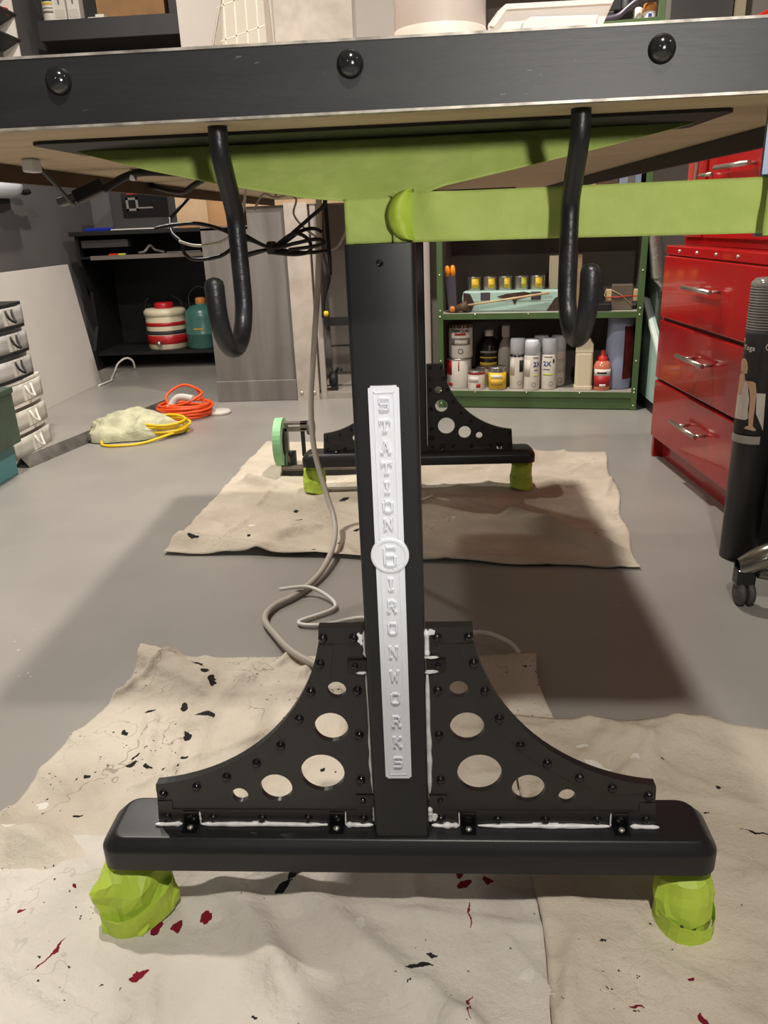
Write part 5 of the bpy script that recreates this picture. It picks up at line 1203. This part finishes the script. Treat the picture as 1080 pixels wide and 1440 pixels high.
t = MB(); t.lathe([(0, 0), (0.017, 0), (0.017, 0.05), (0.008, 0.055), (0, 0.055)], on(0.742, 0.10, 1.42), 14); tag(t.build('small_bottle', 'label_white'), 'small white bottle left of the orange capped one', 'bottle')
# bench-tool arm on the upper shelf
ar = thing('machine', 'black and grey machine with a bent arm on upper shelf', 'machine', on(0.60, 0.1, 1.42), SA)
t = MB(); t.box(-0.12, 0.06, -0.02, 0.14, 0, 0.05); t.box(-0.12, 0.085, 0.0, 0.12, 0.05, 0.14); t.build('body', 'melamine_black', ar, local=True, bevel=0.006)
t = MB(); t.tube([(-0.04, -0.05, 0.018), (0.04, -0.05, 0.020), (0.075, -0.05, 0.026), (0.105, -0.05, 0.048), (0.14, -0.05, 0.068), (0.2, -0.05, 0.075)], 0.010, 8, smooth_path=5); t.box(0.0, 0.02, -0.05, -0.02, 0.005, 0.02); t.build('arm', 'knife_grey', ar, local=True)
t = MB(); t.lathe([(0.016, 0.03), (0.016, 0.07), (0.008, 0.075), (0.008, 0.10), (0, 0.10)], (0.098, -0.03, 0.02), 12); t.build('knob', 'charcoal', ar, local=True)

# ---- things in the gap between the green unit and the red cabinet
mp = thing('leaning_panel', 'mint panel with pale slanted edge between shelves and red cabinet', 'panel', (0.97, 2.55, 0))
t = MB(); t.prism([(2.70, 0.045), (2.34, 0.045), (2.34, 0.205), (2.69, 0.438)], 0.942, 0.955, 'x'); t.build('sheet', 'mint', mp)
t = MB(); t.prism([(2.345, 0.205), (2.34, 0.185), (2.685, 0.42), (2.69, 0.445)], 0.926, 0.943, 'x'); t.build('edge_strip', 'mint_pale', mp)
t = MB(); t.prism([(2.71, 0.0), (2.34, 0.0), (2.34, 0.05), (2.71, 0.05)], 0.944, 0.958, 'x'); t.build('base_rail', 'melamine_black', mp)
t = MB(); t.box(0.96, 0.975, 2.62, 3.0, 0.0, 0.68); tag(t.build('mint_board', 'mint', bevel=0.002), 'upright mint board behind the slanted mint panel', 'board')
t = MB(); t.box(0.962, 0.99, 2.44, 2.50, 0.0, 0.535); tag(t.build('white_plank', 'board_white', bevel=0.002), 'white plank upright against the far corner of red cabinet', 'plank')
t = MB(); t.tube([(0.945, 2.56, 0.53), (0.935, 2.56, 0.60), (0.92, 2.56, 0.70), (0.92, 2.56, 0.80)], 0.026, 14, smooth_path=6)
t.tube([(0.945, 2.56, 0.53), (0.975, 2.60, 0.50), (0.985, 2.62, 0.45)], 0.02, 10)
tag(t.build('foil_duct', 'silver_foil'), 'silver foil duct upright in the gap beside red cabinet', 'duct')

# ================================================================== RED CABINET
RA = math.atan2(1.339 - 1.904, 0.826 - 0.785)
RM = Matrix.Translation((0.785, 1.904, 0)) @ Matrix.Rotation(RA, 4, 'Z')     # local x runs along the front to the camera, local y into the cabinet
rc = thing('red_cabinet', 'glossy red tool cabinet with three deep drawers and hutch', 'cabinet', (0.785, 1.904, 0), RA)
CL = 0.72
t = MB(); t.box(0.018, CL, 0.004, 0.5, 0.07, 0.648); t.build('carcass', 'red_paint', rc, local=True)
t = MB(); t.box(0.0, 0.018, 0.0, 0.5, 0.0, 0.675); t.build('end_panel', 'red_paint', rc, local=True, bevel=0.002)
t = MB(); t.box(0.018, CL, 0.03, 0.48, 0.0, 0.068); t.build('plinth', 'red_paint', rc, local=True)
t = MB(); t.box(0.0, CL, -0.004, 0.5, 0.649, 0.676); t.build('top_rail', 'red_paint', rc, local=True, bevel=0.003)
t = MB(); t.box(0.018, CL, 0.002, 0.0045, 0.07, 0.648); t.build('shadow_gap', 'red_dark', rc, local=True)
for x in (0.11, 0.24, 0.37, 0.50):
    t = MB(); t.lathe([(0.005, 0), (0.0045, -0.003), (0, -0.005)], (x, -0.004, 0.662), 8, 'y'); t.build('screw', 'screw', rc, local=True)
for (z0, z1, hz) in ((0.464, 0.646, 0.572), (0.272, 0.452, 0.380), (0.078, 0.262, 0.184)):
    t = MB(); t.box(0.020, CL - 0.01, -0.014, 0.002, z0, z1); dr = t.build('drawer', 'red_paint', rc, local=True, bevel=0.0025)
    h = MB(); h.tube([(0.262, -0.045, hz), (0.452, -0.045, hz)], 0.0062, 12); hh = h.build('handle', 'brushed', dr, local=True)
    for x in (0.318, 0.440):
        p = MB(); p.tube([(x, -0.045, hz), (x, -0.014, hz)], 0.0045, 10); p.build('post', 'brushed', hh, local=True)
# hutch
t = MB(); t.box(0.0, CL, 0.05, 0.5, 0.676, 1.22); t.build('hutch', 'red_paint', rc, local=True, bevel=0.003)
for x0, x1 in ((0.015, 0.150), (0.165, CL - 0.02)):
    t = MB(); t.box(x0, x1, 0.036, 0.050, 0.70, 1.20); hd = t.build('hutch_door', 'red_paint', rc, local=True, bevel=0.003)
    if x0 < 0.1:
        h = MB(); h.tube([(0.140, 0.012, 0.80), (0.140, 0.012, 1.05)], 0.006, 10); h.tube([(0.140, 0.012, 0.83), (0.140, 0.04, 0.83)], 0.0045, 8); h.tube([(0.140, 0.012, 1.02), (0.140, 0.04, 1.02)], 0.0045, 8); h.build('handle', 'brushed', hd, local=True)
h = MB(); h.tube([(0.275, 0.008, 0.879), (0.475, 0.008, 0.879)], 0.0065, 10); h.tube([(0.295, 0.008, 0.879), (0.295, 0.037, 0.879)], 0.0045, 8); h.tube([(0.455, 0.008, 0.879), (0.455, 0.037, 0.879)], 0.0045, 8); h.build('handle', 'brushed', rc, local=True)
h = MB(); h.tube([(0.170, 0.010, 0.865), (0.255, 0.010, 0.865)], 0.005, 10); h.tube([(0.20, 0.010, 0.865), (0.20, 0.037, 0.865)], 0.004, 8); h.build('handle', 'brushed', rc, local=True)

# ================================================================== YOGA MAT CARTON
YC = (0.765, 1.055); YR = 0.041
yg = thing('yoga_mat_roll', 'dark printed yoga mat tube standing before the red cabinet', 'yoga mat', (YC[0], YC[1], 0))
t = MB(); t.lathe([(0, 0), (YR, 0), (YR, 0.525)], (YC[0], YC[1], 0), 40); t.build('tube', 'yoga_black', yg)
t = MB(); t.lathe([(YR, 0.525), (YR, 0.622), (YR * 0.9, 0.628), (YR * 0.5, 0.630), (0.008, 0.622), (0, 0.622)], (YC[0], YC[1], 0), 40); ym = t.build('rolled_mat', 'yoga_grey', yg)
t = MB(); t.lathe([(YR + .0004, 0.621), (YR + .0008, 0.628), (YR * 0.8, 0.637), (YR * 0.2, 0.640), (0, 0.639)], (YC[0], YC[1], 0), 40); t.build('clear_cap', 'acrylic', yg)
for i in range(16):
    t = MB(); z = 0.532 + i * 0.0056; t.lathe([(YR + 0.0002, z), (YR + 0.0006, z), (YR + 0.0006, z + 0.0022), (YR + 0.0002, z + 0.0022)], (YC[0], YC[1], 0), 24, a0=math.radians(-195), a1=math.radians(-45)); t.build('printed_line', 'ink_grey', yg)
def cylpatch(poly, mt, k, name):
    mb = MB(); vs = []
    pts = []
    for i in range(len(poly)):
        (a, z), (b, y) = poly[i], poly[(i + 1) % len(poly)]
        a = a - 360 if a > 0 else a; b = b - 360 if b > 0 else b
        n = max(1, int(abs(b - a) / 8))
        for j in range(n): pts.append((a + (b - a) * j / n, z + (y - z) * j / n))
    vs = [mb.bm.verts.new((math.radians(a), 0, z)) for a, z in pts]
    es = [mb.bm.edges.new((vs[i], vs[(i + 1) % len(vs)])) for i in range(len(vs))]
    bmesh.ops.triangle_fill(mb.bm, use_beauty=True, edges=es)
    bmesh.ops.subdivide_edges(mb.bm, edges=[e for e in mb.bm.edges if abs(e.verts[0].co.x - e.verts[1].co.x) > 0.2], cuts=3)
    bmesh.ops.triangulate(mb.bm, faces=mb.bm.faces)
    for v in mb.bm.verts:
        a, z = v.co.x, v.co.z; r = YR + 0.0004 + 0.0004 * k
        v.co = Vector((YC[0] + r * math.cos(a), YC[1] + r * math.sin(a), z))
    return mb.build(name, mt, yg)
PR = {
'panel': [(-117.1, 0.3998), (-92.3, 0.399), (-86.1, 0.317), (-112.0, 0.3549)],
'hair': [(-198, 0.4552), (-200, 0.4615), (-186.4, 0.4675), (-168.8, 0.4708), (-158.2, 0.4641), (-153.5, 0.4511), (-153.7, 0.44), (-159.2, 0.4382), (-190, 0.45)],
'neck': [(-194.3, 0.4349), (-163.2, 0.4382), (-157.0, 0.4248), (-151.4, 0.423), (-163.1, 0.3927), (-179.3, 0.3916), (-201, 0.3946), (-201, 0.4149)],
'face': [(-196, 0.4528), (-191.8, 0.4639), (-173.1, 0.4681), (-162.8, 0.4649), (-157.1, 0.4532), (-156.7, 0.4434), (-164.1, 0.4376), (-173.2, 0.4377), (-186.1, 0.4422)],
'top': [(-201, 0.3946), (-178.8, 0.3904), (-164.1, 0.3925), (-161.3, 0.4105), (-156.8, 0.4241), (-149.1, 0.422), (-141.6, 0.4029), (-134.6, 0.3835), (-136.3, 0.3632), (-132.9, 0.3432), (-139.1, 0.3387), (-201, 0.3351)],
'pants': [(-201, 0.3351), (-139.1, 0.3387), (-132.9, 0.3432), (-130.1, 0.3269), (-141.2, 0.3191), (-140.7, 0.3062), (-201, 0.3034)],
'arm': [(-151.5, 0.4237), (-133.2, 0.4247), (-123.5, 0.4217), (-117.1, 0.3998), (-116.8, 0.3748), (-117.1, 0.3471), (-116.4, 0.3267), (-128.2, 0.3258), (-132.4, 0.3509), (-132.2, 0.3837), (-138.1, 0.4032)],
'hand': [(-128.4, 0.327), (-116.4, 0.3272), (-105.5, 0.3183), (-112.1, 0.3162), (-128.7, 0.3185), (-141.2, 0.3191), (-136.6, 0.3243)],
'eye': [(-178, 0.4545), (-174, 0.4552), (-170, 0.4543), (-174, 0.4535)], 'eye2': [(-165, 0.4538), (-162, 0.4545), (-159, 0.4536), (-162, 0.453)], 'mouth': [(-178, 0.4432), (-172, 0.4438), (-166, 0.4430), (-172, 0.4424)],
'band': [(-205, 0.3025), (-92, 0.3040), (-92, 0.286), (-205, 0.2845)],
}
for i, (kk, mt) in enumerate((('panel', 'paper'), ('hair', 'hair_print'), ('neck', 'skin_print'), ('face', 'skin_print'), ('top', 'cloth_print'), ('pants', 'ink'), ('arm', 'skin_print'), ('hand', 'skin_print'), ('eye', 'ink'), ('eye2', 'ink'), ('mouth', 'label_red'), ('band', 'bottle_grey'))):
    cylpatch(PR[kk], mt, i * 0.4, 'printed_' + {'eye': 'eye', 'eye2': 'eye', 'panel': 'backdrop_panel', 'band': 'grey_band'}.get(kk, kk))
def ytext(tx, size, z, ang, bold):
    mb = MB(); mb.bm.free(); mb.bm = text_bm(tx, size, 0, bold)
    for v in mb.bm.verts:
        a = math.radians(ang) + v.co.x / YR
        v.co = Vector((YC[0] + (YR + 0.001) * math.cos(a), YC[1] + (YR + 0.001) * math.sin(a), z + v.co.y))
    mb.build('lettering', 'label_white', yg)
ytext('Yoga', 0.0160, 0.4895, -159, 0.0002); ytext('t', 0.0160, 0.505, -183, 0.0002)
t = MB()
ep = [(-98 + 9.5 * math.cos(2 * PI * i / 20), 0.4985 + 0.0075 * math.sin(2 * PI * i / 20)) for i in range(20)]
t.tube([(YC[0] + (YR + .0006) * math.cos(math.radians(a)), YC[1] + (YR + .0006) * math.sin(math.radians(a)), z) for a, z in ep + ep[:1]], 0.0006, 5); t.build('printed_emblem', 'label_white', yg)
cylpatch([(-98 + 4 * math.cos(2 * PI * i / 12), 0.4985 + 0.0035 * math.sin(2 * PI * i / 12)) for i in range(12)], 'label_white', 2, 'printed_emblem')
# dark upright behind the roll: side of an equipment frame
ef = thing('equipment_frame', 'grey upright of black equipment behind the yoga mat', 'frame', (0.84, 1.0, 0))
t = MB(); t.box(0.792, 0.822, 1.105, 1.125, 0.0, 0.66); t.build('upright', 'rubber', ef)
t = MB(); t.box(0.822, 1.05, 1.11, 1.12, 0.0, 0.66); t.build('panel', 'melamine_black', ef)

# ================================================================== POLISHED CHAIR LEG WITH CASTOR
chr_ = thing('office_chair', 'polished metal chair base with black castor at right', 'chair', (0.95, 0.80, 0))
t = MB(); 
def leg(u, v):
    a = 2 * PI * v
    x = 0.668 + 0.27 * u
    top = 0.112 + 0.018 * math.sin(min(1, u * 3) * PI / 2) + 0.03 * u * u
    wd = 0.027 * (0.55 + 0.45 * math.sin(min(1, u * 5 + 0.05) * PI / 2)); hd = 0.027 * (0.65 + 0.35 * math.sin(min(1, u * 5 + .05) * PI / 2))
    return (x, 0.815 - 0.03 * u + wd * math.cos(a), top - 0.02 + hd * math.sin(a) - 0.012 * (1 - min(1, u * 5)))
t.grid(leg, 26, 17); t.build('leg', 'alu_polished', chr_)
t = MB(); t.lathe([(0, 0.06), (0.04, 0.06), (0.045, 0.08), (0.045, 0.19), (0.03, 0.22), (0, 0.22)], (0.955, 0.78, 0), 20); t.build('hub', 'alu_polished', chr_)
for k in range(1, 5):
    a = PI + 2 * PI * k / 5
    e = Vector((0.955 + 0.27 * math.cos(a), 0.78 + 0.27 * math.sin(a), 0.1))
    t = MB(); t.tube([(0.955, 0.78, 0.15), (0.955 + 0.14 * math.cos(a), 0.78 + 0.14 * math.sin(a), 0.135), tuple(e)], 0.018, 10, smooth_path=5); t.build('leg', 'alu_polished', chr_)
    t = MB(); t.lathe([(0, -0.018), (0.022, -0.018), (0.026, -0.012), (0.026, 0.012), (0.022, 0.018), (0, 0.018)], (e.x, e.y, 0.026), 16, 'x'); t.tube([(e.x, e.y, 0.045), (e.x, e.y, 0.1)], 0.008, 8); t.build('castor', 'black_matte', chr_)
t = MB(); t.lathe([(0.03, 0.22), (0.03, 0.42), (0, 0.42)], (0.955, 0.78, 0), 14); t.build('gas_lift', 'black_matte', chr_)
t = MB(); t.lathe([(0.0, 0.43), (0.20, 0.42), (0.23, 0.44), (0.23, 0.47), (0.2, 0.49), (0, 0.49)], (0.99, 0.76, 0), 28); t.build('seat', 'black_matte', chr_)
t = MB(); t.box(0.666, 0.704, 0.797, 0.833, 0.040, 0.080); cs = t.build('castor', 'black_gloss', chr_, bevel=0.006)
for x in (0.676, 0.695):
    t = MB(); t.lathe([(0, -0.007), (0.022, -0.007), (0.0255, -0.003), (0.0255, 0.003), (0.022, 0.007), (0, 0.007)], (x, 0.807, 0.0258), 20, 'x'); t.build('wheel', 'rubber', cs)
t = MB(); t.tube([(0.706, 0.80, 0.074), (0.75, 0.795, 0.066), (0.82, 0.79, 0.066)], 0.011, 10); t.build('lower_brace', 'alu_polished', chr_)

# ================================================================== THINGS ON THE TABLETOP
tu = thing('plastic_tub', 'translucent plastic tub with red print on the desktop', 'tub', (0.057, 0.20, 0.8952))
t = MB(); t.lathe([(0, 0), (0.0465, 0), (0.0465, 0.055), (0.0445, 0.062), (0.038, 0.072), (0.022, 0.0772), (0, 0.078)], (0.057, 0.20, 0.8952), 36); t.build('base', 'tub_rim', tu)
t = MB(); t.lathe([(0.0455, 0.058), (0.0445, 0.20), (0.0425, 0.20), (0.0432, 0.064)], (0.057, 0.20, 0.8952), 36); t.build('wall', 'tub', tu)
for s_, z, a in (('J', 0.0885, -125), ('E', 0.0905, -105)):
    text_b = text_bm(s_, 0.02, 0, 0.0012)
    mb = MB(); mb.bm.free(); mb.bm = text_b
    for v in mb.bm.verts:
        aa = math.radians(a) + v.co.x / 0.046
        v.co = Vector((0.057 + 0.0462 * math.cos(aa), 0.20 + 0.0462 * math.sin(aa), 0.8952 + z + v.co.y))
    mb.build('red_print', 'label_red', tu)
tr = thing('plastic_tray', 'white sloped plastic tray on the desktop beside the tub', 'tray', (0.165, 0.2, 0.8952))
t = MB(); t.prism([(0.112, 0.8952), (0.190, 0.8952), (0.226, 0.972), (0.120, 0.9725), (0.114, 0.969), (0.104, 0.957)], 0.20, 0.203); t.build('front_wall', 'tray_plastic', tr, bevel=0.001)
t = MB(); t.prism([(0.106, 0.955), (0.116, 0.969), (0.121, 0.9725), (0.226, 0.972), (0.222, 0.968), (0.122, 0.968), (0.110, 0.954)], 0.192, 0.202); t.build('rim', 'tray_plastic', tr)
t = MB(); t.prism([(0.122, 0.8952), (0.190, 0.8952), (0.212, 0.960), (0.145, 0.9615), (0.138, 0.957)], 0.194, 0.2005); t.build('raised_panel', 'tray_plastic', tr, bevel=0.002)
t = MB(); t.box(0.112, 0.19, 0.203, 0.32, 0.8952, 0.90); t.build('floor_panel', 'tray_plastic', tr)
ac = thing('sign_holder', 'clear acrylic stand holding a white grid sheet', 'sheet holder', (-0.17, 0.36, 0.8952))
t = MB(); t.prism([(-0.236, 0.8952), (-0.134, 0.8952), (-0.1395, 1.12), (-0.165, 1.12)], 0.3572, 0.360); t.build('acrylic_back', 'acrylic', ac)
t = MB(); t.prism([(-0.207, 0.8958), (-0.1435, 0.8958), (-0.145, 1.085), (-0.186, 1.085)], 0.3562, 0.3568); sp = t.build('grid_sheet', 'paper', ac)
for k, z in enumerate((0.905, 0.945, 0.985, 1.020)):
    t = MB(); t.prism([(-0.199, z + 0.001), (-0.145, z + 0.015), (-0.145, z + 0.0164), (-0.199, z + 0.0024)], 0.3555, 0.3562); t.build('printed_line', 'paper_line', sp)
for x in (-0.197, -0.183, -0.169, -0.155):
    t = MB(); t.prism([(x, 0.896), (x + 0.0014, 0.896), (x + 0.0014 - (x + 0.155) * 0.1 + 0.002, 1.06), (x - (x + 0.155) * 0.1 + 0.002, 1.06)], 0.3555, 0.3562); t.build('printed_line', 'paper_line', sp)
for xa, xb in ((-0.236, -0.165), (-0.1335, -0.139)):
    t = MB(); t.tube([(xa, 0.3535, 0.897), (xb, 0.3535, 1.12)], 0.0014, 6); t.build('edge_rail', 'board_white', ac)
t = MB(); t.box(-0.238, -0.133, 0.35, 0.41, 0.8952, 0.898); t.build('base', 'acrylic', ac)
